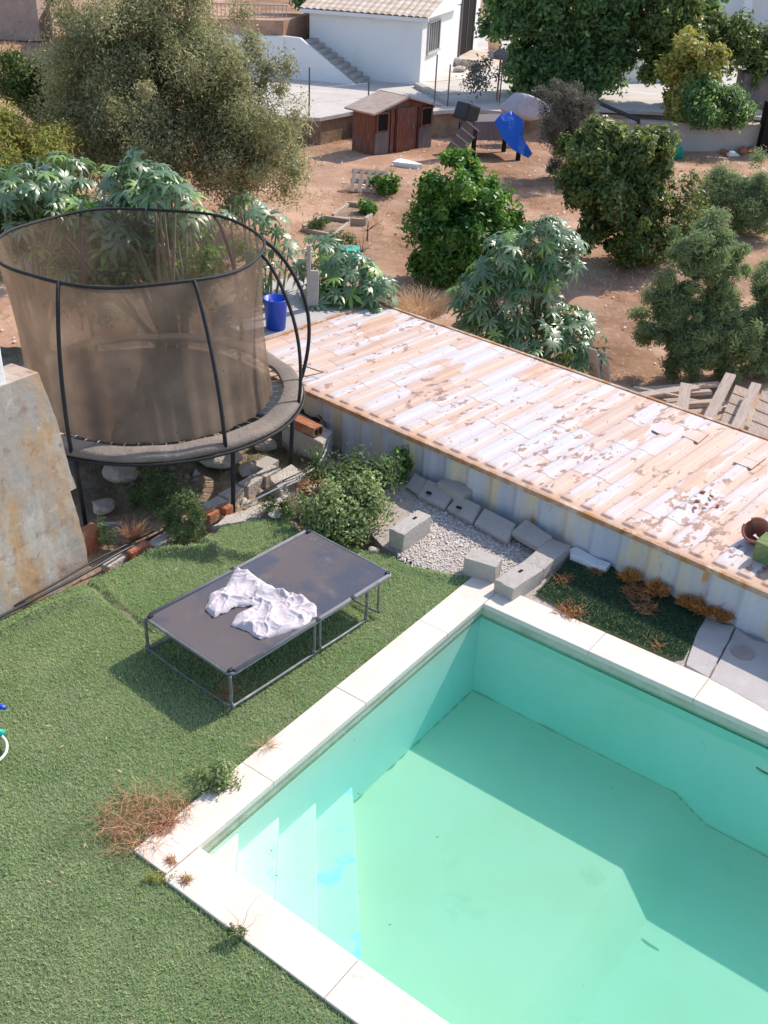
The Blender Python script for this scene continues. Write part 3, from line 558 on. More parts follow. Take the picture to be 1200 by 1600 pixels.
def plant(name, label, cat, base, c, rad, mt, nc, nl, cr, ln, wd, seed, trunk=.1, group=None, low=-.6, inner=.5, up=.35, jit=.8, crownname='crown', barkm='bark', fold=.25, limbs=9, flat=1., twigs=0, lobes=None):
    rs = np.random.RandomState(seed); base = np.asarray(base, float); c = np.asarray(c, float)
    root = empty(name, base, label=label, cat=cat, group=group); 
    if lobes:
        wt = np.array([np.prod(r)**.67 for _, r in lobes]); wt /= wt.sum(); L_ = [clumps(c1, r1-cr*.3, max(3, int(nc*w1)), rs, low, inner) for (c1, r1), w1 in zip(lobes, wt)]
        C_ = np.concatenate([q[0] for q in L_]); D_ = np.concatenate([q[1] for q in L_])
    else: C_, D_ = clumps(c, rad, nc, rs, low, inner)
    nc = len(C_)
    sz = rs.uniform(.55, 1.3, nc); idx = rs.choice(nc, nl, p=sz/sz.sum()); g = rs.normal(0, 1, (nl, 3)); g /= np.linalg.norm(g, axis=1)[:, None]+1e-9; rr = rs.rand(nl)**.6*rs.uniform(.8, 1.45, nl)
    off = g*rr[:, None]*np.array([cr, cr, cr*flat])*sz[idx][:, None]*rs.uniform(.7, 1.35, (nc, 3))[idx]
    P = C_[idx]+off; keep = P[:, 2] > base[2]+.02; P = P[keep]; D = (g*.8+D_[idx]*.6)[keep]; D /= np.linalg.norm(D, axis=1)[:, None]
    V, F = leaves(P, D, ln, wd, rs, up, jit, fold); tone = rs.rand(nc); rn = np.clip(tone[idx][keep]*.5+rs.rand(len(P))*.5, 0, 1); rn = np.where(rs.rand(len(P)) > .96, 1., rn*.84)
    np_mesh(crownname, V-base, F, M[mt], root, rnd=rn)
    b = MB(); top = c+np.array([0, 0, -.25*rad[2]]); fork = base+(top-base)*.45
    b.tube([base-np.array([0, 0, .15]), base+(fork-base)*.5+rs.normal(0, .04, 3)*trunk*6, fork], [trunk*1.15, trunk*.9, trunk*.75], 9)
    for i in rs.choice(nc, min(nc, limbs+twigs), replace=False):
        e = C_[i]; mid = (fork+e)/2+rs.normal(0, .08, 3)*np.linalg.norm(e-fork)*.8; r0 = trunk*(.5 if i < nc else .3); b.tube([fork-np.array([0, 0, .02]), mid, e], [r0, r0*.55, r0*.18], 6)
    b.build('trunk', M[barkm], root, smooth=True); return root
def multi(boxes, Y):
    o = []
    for bx_ in boxes:
        c, r = pxbox(*bx_[:4], Y+(bx_[4] if len(bx_) > 4 else 0)); o.append((c-np.array([0, 0, .10*r[2]]), np.array(r)*[1, 1, 1.06]))
    return o
def pxbox(x0, y0, x1, y1, Y):
    c = atY((x0+x1)/2, (y0+y1)/2, Y); dep = Y*math.cos(PITCH)+(HC-c[2])*math.sin(PITCH); k = 1600/dep; rx = (x1-x0)/2/k; h = (y1-y0)/2/k
    be = math.atan2(HC-c[2], Y); rz = math.sqrt(max(h*h-(rx*math.sin(be))**2*.8, (h*.5)**2))/math.cos(be); return c, (rx, rx*.95, rz)
def ptree(name, label, cat, box, basepx, mt, nc, nl, crf, ln, wd, seed, Y=None, bz=None, **k):
    bp_ = hit(*basepx) if bz is None else at(*basepx, bz)
    if Y is None: Y = bp_[1]
    boxes = box if isinstance(box, list) else [box]
    lobes = multi(boxes, Y); allb = (min(b_[0] for b_ in boxes), min(b_[1] for b_ in boxes), max(b_[2] for b_ in boxes), max(b_[3] for b_ in boxes)); c, rad = pxbox(*allb, Y); base = np.array([bp_[0]*Y/bp_[1] if abs(bp_[1]-Y) > .01 else bp_[0], Y, bp_[2] if bz is not None else float(gz(bp_[0], Y))])
    return plant(name, label, cat, base, c, [r*.9 for r in rad], mt, nc, nl, crf*rad[0], ln, wd, seed, lobes=lobes, **k)

# ------------------------------------------------------------------ trees and shrubs of the garden
ptree('olive_tree', 'huge grey-green olive tree behind the trampoline', 'olive tree', [(60, -70, 300, 200), (150, -60, 400, 190, .6), (240, 20, 460, 280), (300, 120, 492, 338, -.6), (110, 60, 330, 330, -.8), (60, 120, 220, 290)], (330, 330), 'olive', 380, 230000, .14, .095, .03, 21, Y=22.5, trunk=.22, low=-.95, inner=.3, limbs=34, jit=1.)
ptree('wild_shrub', 'yellow-green wild shrub at the left edge, beside the olive tree', 'shrub', [(-130, 120, 60, 330), (-60, 150, 110, 330)], (20, 320), 'yellowg', 110, 36000, .2, .10, .03, 22, Y=20, trunk=.06, low=-.95, jit=1., inner=.3, limbs=25)
ptree('wild_shrub', 'dark green shrub above the yellow one, left of the olive tree', 'shrub', [(-20, 60, 80, 190), (30, 70, 130, 230)], (70, 220), 'carob', 70, 18000, .22, .10, .035, 23, Y=24, trunk=.06, low=-.95, jit=1., inner=.3)
ptree('citrus_tree', 'round dark green citrus tree on bare earth, centre of the garden', 'citrus tree', [(640, 248, 780, 400), (630, 320, 770, 448, -.2), (700, 290, 828, 430, .2)], (722, 438), 'citrus', 190, 44000, .17, .13, .06, 24, trunk=.07, low=-.97, inner=.5)
ptree('carob_tree', 'bushy carob with olive-yellow shoots, below the concrete wall', 'carob tree', [(872, 180, 990, 310), (930, 190, 1055, 330), (905, 260, 1045, 415, -.3), (880, 230, 960, 320, -.3)], (985, 408), 'carob', 210, 46000, .16, .13, .065, 25, trunk=.08, low=-.97, inner=.5)
ptree('wild_olive', 'slender dark wild olive standing behind the timber pile', 'olive tree', [(1035, 325, 1180, 470), (995, 430, 1110, 560), (1060, 430, 1195, 590), (1040, 480, 1150, 600, -.2)], (1090, 594), 'feather', 260, 80000, .14, .11, .02, 26, trunk=.06, low=-.97, inner=.3, jit=.9, up=.1)
ptree('broom_shrub', 'fine light green broom shrub at the right edge above the wild olive', 'shrub', [(1085, 248, 1160, 350), (1130, 245, 1235, 370)], (1150, 365), 'feather', 110, 36000, .2, .12, .018, 27, trunk=.04, low=-.95, inner=.3)
ptree('wild_olive', 'small round bush joining the wild olive at the right edge', 'shrub', [(1150, 400, 1250, 600)], (1185, 585), 'feather', 80, 24000, .25, .11, .022, 28, trunk=.04, low=-.95, inner=.3)
ptree('wild_shrub', 'thin brownish shrub between the carob and the broom shrub', 'shrub', [(1000, 280, 1110, 425)], (1050, 415), 'carob', 60, 7000, .28, .10, .04, 29, trunk=.03, low=-.95, limbs=26, inner=.3)
ptree('grey_shrub', 'grey twiggy shrub beside the blue tarpaulin', 'shrub', [(836, 112, 940, 230), (850, 170, 930, 290)], (885, 285), 'greysh', 120, 26000, .2, .11, .02, 30, trunk=.05, low=-.95, limbs=40, jit=1., inner=.3)
ptree('broadleaf_tree', 'largest dark green tree in front of the white house door', 'tree', [(750, -70, 880, 70), (800, -90, 950, 90), (880, -60, 1010, 110), (780, 40, 900, 150), (860, 50, 985, 150)], (880, 150), 'bluegreen', 260, 52000, .13, .22, .11, 31, bz=TZ, trunk=.16, low=-.95, inner=.4, limbs=14)
ptree('broadleaf_tree', 'yellow-tipped tree with a bare forked trunk right of the largest tree', 'tree', [(975, -70, 1080, 90), (1040, 0, 1130, 150), (1000, 40, 1080, 130)], (995, 160), 'carob', 150, 34000, .18, .22, .1, 32, bz=TZ, trunk=.15, low=-.9, inner=.4, limbs=14)
ptree('broadleaf_tree', 'low yellow-green tree over the concrete wall', 'tree', [(1040, 50, 1128, 140), (1030, 100, 1110, 195)], (1085, 190), 'yellowg', 70, 12000, .25, .2, .09, 33, bz=TZ, trunk=.1, low=-.9, inner=.4)
ptree('broadleaf_tree', 'bluish green tree top in front of the far white building', 'tree', (1075, -60, 1140, 50), (1105, 100), 'bluegreen', 40, 8000, .25, .2, .08, 34, bz=TZ, trunk=.1, low=-.8)
ptree('leaning_tree', 'brownish green tree with a leaning trunk in the top right corner', 'tree', [(1105, 20, 1190, 110), (1150, 30, 1260, 150)], (1150, 165), 'carob', 90, 15000, .2, .17, .07, 35, bz=TZ, trunk=.1, low=-.6, limbs=20, inner=.3)
ptree('dark_hedge', 'dark low hedge in the shade under the leaning tree', 'hedge', [(1045, 125, 1170, 200)], (1105, 196), 'bluegreen', 60, 13000, .25, .16, .07, 36, bz=TZ, trunk=.05, low=-.9)
# the sapling on the terrace, and the low plants
def shrublet(label, px, h, r, mt, n, seed, z=None, ln=.06, wd=.03, name='small_plant', cat='plant', nc=18, twig=8):
    p = hit(*px) if z is None else at(*px, z); return plant(name, label, cat, p, p+np.array([0, 0, h*.55]), (r, r, h*.5), mt, nc, n, r*.42, ln, wd, seed, trunk=.006+.01*r, low=-.9, limbs=twig, inner=.3, crownname='foliage')
shrublet('nearly bare sapling in front of the white house', (742, 158), 1.2, .7, 'greysh', 700, 40, TZ, .14, .06, twig=30)
shrublet('small green plant beside the pallet', (607, 303), .42, .34, 'citrus', 1200, 41, ln=.11, wd=.05)
shrublet('light green plant in the far raised bed', (572, 336), .3, .25, 'citrus', 900, 42, ln=.10, wd=.05)
shrublet('straggly plant in the near raised bed', (500, 362), .3, .25, 'weed', 400, 43, ln=.10, wd=.03)
shrublet('bright green weed behind the teal tub', (525, 388), .25, .4, 'weed', 700, 44, ln=.12, wd=.03)

# castor oil plants ---------------------------------------------------------------------
def castor_leaf(n=8):
    V = [(0, 0, 0)]; F = []
    for i in range(n):
        a = -2.45+4.9*i/(n-1); L_ = 1-.32*abs(a)/2.45; w_ = .30
        def pt(r, da, z): return (r*math.cos(a+da), r*math.sin(a+da), z)
        k = len(V); V += [pt(.34, -w_, .015), pt(.66*L_, -.17, .0), pt(L_, 0, -.16), pt(.66*L_, .17, .0), pt(.34, w_, .015), pt(.6*L_, 0, .05)]
        F += [(0, k, k+5), (k, k+1, k+5), (k+1, k+2, k+5), (k+2, k+3, k+5), (k+3, k+4, k+5), (k+4, 0, k+5)]
    return np.array(V), np.array(F)
CLV, CLF = castor_leaf()
def castor(label, base, pts, seed, size=(.16, .3), nstem=5):
    """pts: (centre, radius, number of leaves) bunches of leaves"""
    rs = np.random.RandomState(seed); base = np.asarray(base, float); root = empty('castor_plant', base, label=label, cat='castor plant', group='castor oil plants growing around the yard')
    VV = []; RN = []; b = MB(); pb = MB(); np_ = 0
    for (c, r, n) in pts:
        c = np.asarray(c, float); r = np.asarray(r if hasattr(r, '__len__') else (r, r, r), float)
        for s in range(nstem):
            d = rs.normal(0, 1, 3); d[2] = abs(d[2])*.5; e = c+d/np.linalg.norm(d)*r*.6; st = base+rs.normal(0, .08, 3)*np.array([1, 1, 0]); b.tube([st-base, (st+e)/2-base+rs.normal(0, .06, 3), e-base], [.03, .022, .01], 6)
        d = rs.normal(0, 1, (n, 3)); d /= np.linalg.norm(d, axis=1)[:, None]; d[:, 2] = np.where(d[:, 2] < -.55, -d[:, 2], d[:, 2]); P = c+d*r*rs.uniform(.55, 1.08, (n, 1))
        for i in range(n):
            s = rs.uniform(*size)*(1.12 if rs.rand() > .25 else .7); o = d[i].copy(); o[2] = 0; o /= np.linalg.norm(o)+1e-6
            nn = o*rs.uniform(.1, .9)+np.array([0, 0, 1.])+rs.normal(0, .28, 3); nn /= np.linalg.norm(nn); t = o+rs.normal(0, .35, 3); t -= nn*(t@nn); t /= np.linalg.norm(t); q_ = np.cross(nn, t)
            L = CLV.copy(); L[:, 2] -= .22*(L[:, 0]**2+L[:, 1]**2)*rs.uniform(.4, 1.5); L = L*s; VV.append(P[i]+L[:, :1]*t+L[:, 1:2]*q_+L[:, 2:]*nn-base); RN += [min(.85, rs.rand()) if rs.rand() > .08 else 1.]*len(CLF)
            if i % 2 == 0: pb.tube([P[i]-base, P[i]-base-o*.12*r[0]-np.array([0, 0, .06]), c-base+(P[i]-c)*.55], [.004, .005, .006], 4)
    n = len(VV); F = (CLF[None]+len(CLV)*np.arange(n)[:, None, None]).reshape(-1, 3); np_mesh('leaves', np.concatenate(VV), F, M['castor'], root, rnd=RN)
    b.add(np.concatenate(pb.v), pb.f); b.build('stem', M['stem'], root, smooth=True); return root
def pz(px, py, Y): return atY(px, py, Y)
castor('tall castor plant rising out behind the middle of the trampoline', (-2.75, 12.3, -.3), [(pz(250, 300, 11.25), (.30, .16, .18), 15), (pz(225, 292, 12.3), (.42, .4, .36), 46), (pz(190, 350, 12.2), (.5, .4, .5), 40), (pz(275, 330, 12.2), (.35, .3, .4), 26), (pz(150, 390, 12.4), (.7, .4, .6), 40)], 51, (.17, .30))
castor('low wide castor plant at the left edge behind the trampoline', (-4.7, 12.6, -.6), [(pz(40, 300, 12.6), (.65, .5, .3), 46), (pz(110, 268, 13), (.5, .4, .22), 26), (pz(10, 330, 12.4), (.5, .4, .3), 30)], 52, (.14, .26))
castor('castor plant behind the right rim of the trampoline', (-1.75, 12.7, -.5), [(pz(375, 330, 12.6), (.34, .3, .34), 14), (pz(430, 385, 12.7), (.3, .3, .4), 18), (pz(405, 440, 12.6), (.25, .3, .45), 16)], 53, (.13, .25))
castor('castor plant with pale leaves beside the blue bucket, at the end of the container', (-.85, 13.1, -1.2), [(pz(545, 440, 13.1), (.5, .4, .38), 66), (pz(500, 410, 13.3), (.35, .3, .35), 30), (pz(585, 470, 12.8), (.24, .25, .3), 24), (pz(515, 470, 12.9), (.4, .3, .3), 34)], 54, (.13, .25))
plant('dark_shrub', 'dark leafy shrub seen through the net behind the trampoline', 'shrub', (-3.0, 12.4, -1.0), pz(200, 400, 12.6), (1.25, .5, .75), 'citrus', 90, 15000, .22, .10, .045, 56, trunk=.05, low=-.95, inner=.2, limbs=20, crownname='foliage')
plant('dark_shrub', 'tangled green shrub left of the trampoline under the pale castor leaves', 'shrub', (-5.2, 13.2, -1.4), pz(40, 340, 13.4), (1.3, .5, .7), 'weed', 70, 12000, .22, .10, .045, 57, trunk=.05, low=-.95, inner=.2, limbs=20, crownname='foliage')
cb = hit(830, 588)
castor('biggest castor plant, spreading behind the container below the citrus tree', (cb[0], cb[1], cb[2]), [(pz(800, 470, cb[1]), (.95, .8, .75), 190), (pz(870, 400, cb[1]), (.42, .5, .5), 70), (pz(890, 520, cb[1]), (.5, .6, .4), 90), (pz(760, 520, cb[1]), (.6, .5, .4), 70), (pz(860, 360, cb[1]), (.3, .3, .25), 24), (pz(830, 545, cb[1]-.5), (.8, .5, .45), 90), (pz(910, 560, cb[1]-.3), (.35, .4, .3), 40), (pz(740, 470, cb[1]), (.4, .4, .4), 40), (pz(800, 385, cb[1]), (.5, .4, .25), 36)], 55, (.15, .27))

# ------------------------------------------------------------------ concrete wall at the left
wa, wb = at(137, 872), at(0, 965); wd_ = (wb-wa)/np.linalg.norm(wb-wa); wn = np.array([-wd_[1], wd_[0], 0]);  wn = wn if wn[1] > 0 else -wn
def onwall(px, py):
    d = ray(px, py); n_ = np.array([wd_[1], -wd_[0], 0]); t = (n_@(wa-[0, 0, HC]))/(n_@d); p = d*t+np.array([0, 0, HC]); return float((p-wa)@wd_), float(p[2])
cwall = empty('concrete_wall', wa, math.atan2(wd_[1], wd_[0]), label='thick rust-stained concrete wall at the left edge in front of the trampoline', cat='wall')
prof = [onwall(*p) for p in ((137, 872), (128, 830), (110, 768), (119, 762), (105, 718), (88, 655), (60, 582))]
prof = [(prof[0][0], -.25)]+prof+[(2.2, prof[-1][1]+.12), (2.2, -.25)]
rs = np.random.RandomState(3); pr2 = []
for i in range(len(prof)):
    a, c_ = np.array(prof[i]), np.array(prof[(i+1) % len(prof)]); k_ = max(1, int(np.linalg.norm(c_-a)/.07)) if i < 7 else 1
    for j in range(k_): pr2.append(tuple(a+(c_-a)*j/k_+(rs.uniform(-.007, .007, 2) if i < 7 and i+j else 0)))
sgn = 1 if wn@np.array([-wd_[1], wd_[0], 0]) > 0 else -1
n_ = len(pr2); th = .27
V = [(p[0], 0, p[1]) for p in pr2]+[(p[0]-.0, sgn*th, p[1]+.01) for p in pr2]; F = [tuple(range(n_)), tuple(range(n_, 2*n_))[::-1]]+[(i, n_+i, n_+(i+1) % n_, (i+1) % n_) for i in range(n_)]
b = MB(); b.add(V, F); o = b.build('wall_face', M['wallc'], cwall)
bm = bmesh.new(); bm.from_mesh(o.data); bmesh.ops.recalc_face_normals(bm, faces=bm.faces); bm.to_mesh(o.data); bm.free()
pt_ = onwall(12, 596); pier = empty('white_pier', wa+wd_*pt_[0]+wn*.12, math.atan2(wd_[1], wd_[0]), label='whitewashed pier cut by the left edge, standing on the stained concrete wall', cat='pier')
b = MB(); b.box((.55, 0, prof[-3][1]+.17), (1.1, .2, .42)); b.build('pier_body', M['white'], pier, bevel=.008)

# ------------------------------------------------------------------ trampoline
TC = np.array([-2.37, 9.35, -.12]); TR, TZR = 1.45, .82
tp = empty('trampoline', TC, label='round trampoline with a brown safety net, its poles bowed outwards', cat='trampoline')
def ring(r, z, n=72, c=(0, 0)): return [(c[0]+r*math.cos(a), c[1]+r*math.sin(a), z) for a in np.linspace(0, 2*math.pi, n, endpoint=False)]
b = MB(); b.tube(ring(TR-.02, TZR-.04), .024, 8, True); b.build('frame_ring', M['blackpl'], tp, smooth=True)
b = MB(); n = 72; z0 = TZR-.05; rr_ = [TR-.36]
V = [(0, 0, z0-.02)]+ring(TR-.30, z0, n); F = [(0, 1+i, 1+(i+1) % n) for i in range(n)]; b.add(V, F); b.build('jumping_mat', M['matt'], tp)
b = MB()
for k in range(60):
    a = 2*math.pi*k/60; c_, s_ = math.cos(a), math.sin(a); b.tube([((TR-.31)*c_, (TR-.31)*s_, z0+.004), ((TR-.05)*c_, (TR-.05)*s_, z0+.01)], .006, 5)
b.build('springs', M['steel'], tp)
# pad: padded band over the springs, slightly sagging and wavy
V = []; F = []; n = 120
prof_ = [(TR-.165, -.02), (TR-.16, .006), (TR-.145, .010), (TR-.10, .016), (TR-.01, .010), (TR+.03, -.004), (TR+.04, -.04), (TR+.035, -.075), (TR+.02, -.04), (TR-.02, -.02)]
for i in range(n):
    a = 2*math.pi*i/n; wob = .006*math.sin(a*17)+.008*math.sin(a*6+1)
    for (r_, z_) in prof_: V.append(((r_+wob*.5)*math.cos(a), (r_+wob*.5)*math.sin(a), TZR+z_+wob))
k_ = len(prof_)
for i in range(n):
    for j in range(k_-1): F.append((i*k_+j, i*k_+j+1, ((i+1) % n)*k_+j+1, ((i+1) % n)*k_+j))
b = MB(); b.add(V, [f[::-1] for f in F]); b.build('pad', M['pad'], tp, smooth=True)
b = MB(); b.tube([(1.03*(TR+.01)*x, 1.03*(TR+.01)*y, TZR-.075) for x, y in [(math.cos(a), math.sin(a)) for a in np.linspace(0, 2*math.pi, 80, endpoint=False)]], .014, 6, True); b.build('pad_piping', M['black'], tp, smooth=True)
# net and top ring
TOPC = np.array(at(207, 379, 2.02))-TC; TRT = 1.27; TOPZ = float(TOPC[2])
tt = np.array([TOPC[0], TOPC[1]])
m = bpy.data.materials.new('brown safety netting'); m.use_nodes = True; T = m.node_tree; N, K = T.nodes, T.links; pb_ = N['Principled BSDF']; pb_.inputs['Base Color'].default_value = (.25, .175, .125, 1); pb_.inputs['Roughness'].default_value = .7
nz = N.new('ShaderNodeTexNoise'); nz.inputs['Scale'].default_value = 2.2; nz.inputs['Detail'].default_value = 6; tc = N.new('ShaderNodeTexCoord'); K.new(tc.outputs['Object'], nz.inputs[0]); r_ = N.new('ShaderNodeValToRGB'); K.new(nz.outputs[0], r_.inputs[0])
r_.color_ramp.elements[0].position = .35; r_.color_ramp.elements[0].color = (.18, .118, .08, 1); r_.color_ramp.elements[1].position = .7; r_.color_ramp.elements[1].color = (.38, .265, .18, 1); K.new(r_.outputs[0], pb_.inputs['Base Color'])
tl = N.new('ShaderNodeBsdfTranslucent'); K.new(r_.outputs[0], tl.inputs[0]); m1 = N.new('ShaderNodeMixShader'); m1.inputs[0].default_value = .4; K.new(pb_.outputs[0], m1.inputs[1]); K.new(tl.outputs[0], m1.inputs[2])
trn = N.new('ShaderNodeBsdfTransparent'); m2 = N.new('ShaderNodeMixShader')
n2 = N.new('ShaderNodeTexNoise'); n2.inputs['Scale'].default_value = 14; n2.inputs['Detail'].default_value = 3; K.new(tc.outputs['Object'], n2.inputs[0]); mr = N.new('ShaderNodeMapRange'); mr.inputs[1].default_value = .68; mr.inputs[2].default_value = .72; mr.inputs[3].default_value = 1; mr.inputs[4].default_value = .45; K.new(n2.outputs[0], mr.inputs[0])
sy_ = N.new('ShaderNodeSeparateXYZ'); K.new(tc.outputs['Object'], sy_.inputs[0]); my = N.new('ShaderNodeMapRange'); my.inputs[1].default_value = -.2; my.inputs[2].default_value = .6; my.inputs[3].default_value = .82; my.inputs[4].default_value = .36; K.new(sy_.outputs[1], my.inputs[0])
mm_ = N.new('ShaderNodeMath'); mm_.operation = 'MULTIPLY'; K.new(mr.outputs[0], mm_.inputs[0]); K.new(my.outputs[0], mm_.inputs[1])
K.new(mm_.outputs[0], m2.inputs[0]); K.new(trn.outputs[0], m2.inputs[1]); K.new(m1.outputs[0], m2.inputs[2]); K.new(m2.outputs[0], N['Material Output'].inputs[0]); M['net'] = m
V = []; F = []; n = 160; hs_ = np.linspace(0, 1, 26)
for t in hs_:
    for i in range(n):
        a = 2*math.pi*i/n; pr_ = .5*(1-math.cos(2*math.pi*((i/n*6) % 1)))
        r0 = (TR-.27)*(1-t)+TRT*t; fold = .022*math.sin(a*23+2*t)*(1-t)*(.3+.7*(math.sin(a*2-.9) > .2))+.012*math.sin(a*41)*(1-t)**2; cin = -.05*math.sin(math.pi*t)
        rr = r0+fold+cin; cx, cy = tt*t; V.append((cx+rr*math.cos(a), cy+rr*math.sin(a), TZR-.03+(TOPZ-TZR+.03)*t-.02*(1-pr_)*t*t))
for j in range(len(hs_)-1):
    for i in range(n): F.append((j*n+i, j*n+(i+1) % n, (j+1)*n+(i+1) % n, (j+1)*n+i))
b = MB(); b.add(V, F); b.build('net', M['net'], tp, smooth=True)
b = MB(); b.tube([(tt[0]+TRT*math.cos(a), tt[1]+TRT*math.sin(a), TOPZ-.01+.012*math.cos(a*6)) for a in np.linspace(0, 2*math.pi, 96, endpoint=False)], .016, 7, True); b.build('top_ring', M['black'], tp, smooth=True)
# poles: foot on the frame, bowing out, hooked in to the top ring
pole_a = [R(x) for x in (-106, -52, 14, 62, 128, 190)]
def pole(a, bow, a_top=None):
    a_top = a if a_top is None else a_top; P_ = []
    for t in np.linspace(0, 1, 18):
        aa = a+(a_top-a)*t; r_ = (TR+.03)*(1-t)+TRT*t+bow*math.sin(math.pi*min(1, t*1.0))**.8; cx, cy = tt*t; z_ = TZR-.02+(TOPZ-TZR)*(1.03*t**.85 if t < .9 else 1.03*t**.85-.2*(t-.9)); P_.append((cx+r_*math.cos(aa), cy+r_*math.sin(aa), z_))
    return P_
for i, a in enumerate(pole_a):
    bow = (.06, .06, .24, .12, .1, .24)[i]; b = MB(); b.tube(pole(a, bow), .019, 8); b.build('pole', M['black'], tp, smooth=True)
b = MB(); b.tube(pole(R(-6), .14), .017, 8); b.build('pole', M['black'], tp, smooth=True)
for a in pole_a[:1]+[R(-48), R(-8)]+pole_a[3:]:
    c_, s_ = math.cos(a), math.sin(a); b = MB(); zz = -.02; b.tube([((TR-.01)*c_, (TR-.01)*s_, TZR-.03), ((TR-.03)*c_, (TR-.03)*s_, .4), ((TR-.05)*c_, (TR-.05)*s_, zz)], .021, 8); b.build('leg', M['black'], tp, smooth=True)
b = MB(); p0 = np.array(at(505, 582, ZT+.06))-TC; p1 = np.array(at(470, 570, ZT+.06))-TC; p2 = np.array(at(468, 590, ZT+.06))-TC; b.tube([p1, p0, p2], .007, 5); b.build('hook', M['darkst'], tp)

# ------------------------------------------------------------------ rubble, bricks and hoses under and beside the trampoline
def rock(c, d, seed, m_='rock', name='rubble_stone', rz=0, **k):
    rs = np.random.RandomState(seed); bm = bmesh.new(); bmesh.ops.create_icosphere(bm, subdivisions=3, radius=.5); ax = rs.normal(0, 1, (7, 3)); ax /= np.linalg.norm(ax, axis=1)[:, None]; cut = rs.uniform(.28, .42, 7)
    for v in bm.verts:
        for a_, q_ in zip(ax, cut):
            h = v.co.dot(Vector(a_))-q_
            if h > 0: v.co -= Vector(a_)*h
        v.co += v.co*rs.uniform(-.03, .03)
        v.co = Vector((v.co.x*d[0]*1.25, v.co.y*d[1]*1.25, v.co.z*d[2]*1.25))
    me = bpy.data.meshes.new(name); bm.to_mesh(me); bm.free(); o = link(name, me, M[m_], **k); o.location = [float(x) for x in c]; o.rotation_euler = (0, 0, rz); return o
RG = 'rubble lying round the trampoline feet'
def rk(px, py, z, d, seed, label, m_='rock', rz=0): return rock(at(px, py, z)+np.array([0, 0, d[2]*.3]), d, seed, m_, rz=rz, label=label, cat='stone', group=RG)
rk(345, 722, -.1, (.42, .26, .14), 1, 'largest pale flat stone under the right side of the trampoline')
rk(392, 740, -.1, (.20, .22, .16), 2, 'rounded stone beside the right front trampoline leg')
rk(415, 700, -.1, (.24, .18, .12), 3, 'brown stone in the sun right of the largest flat stone')
rk(372, 770, -.1, (.16, .12, .1), 4, 'small stone against the far side of the brick edging')
rk(160, 795, -.1, (.2, .2, .12), 5, 'round stone in the shade by the left trampoline leg')
rk(190, 745, -.1, (.3, .22, .18), 6, 'dark stone in the deep shade under the trampoline')
rk(475, 800, -.08, (.13, .12, .14), 7, 'pinkish stone between the brick edging and the green shrub')
rk(488, 835, -.08, (.16, .12, .1), 8, 'dark stone under the near side of the green shrub')
rk(495, 770, -.1, (.18, .14, .12), 9, 'stone under the hose beside the green shrub')
rk(523, 682, -.1, (.16, .14, .2), 10, 'brown stone leaning on the left part of the container wall')
rk(505, 650, -.1, (.16, .14, .26), 12, 'grey stone leaning on the container wall next to the brown one', 'conc')
rk(430, 805, .0, (.13, .11, .05), 11, 'pale angular stone on the turf below the brick edging', 'conc')
rk(585, 862, -.03, (.10, .09, .05), 14, 'reddish stone between the shrub and the first concrete block', 'mortar')
# mortared brick edging, in broken runs
def brick(px, py, z, d, rz, label, m_='brick', hollow=False, rx=0, ry=0, name='brick'):
    c = at(px, py, z); o = empty(name, c, rz, label=label, cat='brick', group='bricks of the broken edging'); o.rotation_euler = (rx, ry, rz)
    e = MB(); e.box((0, 0, d[2]/2), d); e.build('body', M[m_], o, bevel=.006, sub=2, rough=.003)
    if hollow:
        for s_ in (-1, 1): h = MB(); h.box((d[0]/2, s_*d[1]*.22, d[2]*.5), (.012, d[1]*.3, d[2]*.6)); h.build('hollow', M['dark'], o)
    return o
da = at(440, 740, .05)-at(340, 800, .05); ea = math.atan2(da[1], da[0])
edge_pts = [(335, 808), (362, 790), (392, 772), (420, 757)]
for i, p in enumerate(edge_pts): brick(*p, -.14, (.24, .13, .16), ea+random.uniform(-.08, .08), ('first brick of the mortared row, at its left end near the lawn', 'second brick of the mortared row', 'third brick of the mortared row', 'fourth brick of the mortared row, next to the wide pale block')[i], 'mortar')
b = rag([at(*p, .06) for p in ((420, 745), (455, 725), (478, 742), (440, 768))], -.2, .06, 'mortared_block', 'mortar', 8, .008, label='wide pale mortared block at the right end of the brick row, by the trampoline leg', cat='block')
b = rag([at(*p, .0) for p in ((330, 822), (352, 806), (450, 772), (455, 790), (400, 806), (345, 822))], -.2, .0, 'mortar_footing', 'mortar', 18, .02, label='rough mortar footing along the near side of the brick row', cat='footing')
brick(216, 866, -.10, (.22, .11, .085), ea-.05, 'orange-red brick at the lawn edge in front of the dry grass tuft', 'brick')
brick(255, 853, -.11, (.26, .12, .08), ea, 'grey brick lying end to end with the orange-red one', 'mortar')
brick(180, 884, -.12, (.24, .1, .07), ea+.05, 'worn brick left of the orange-red one, beside the hoses', 'mortar')
brick(330, 812, -.02, (.13, .10, .09), ea, 'broken red brick end at the left end of the mortared row', 'brick')
brick(354, 803, -.04, (.10, .09, .09), ea, 'second broken red brick end, nearer the mortared row', 'brick')
brick(142, 858, -.12, (.18, .12, .22), ea, 'reddish brick standing upright against the concrete wall end', 'brick')
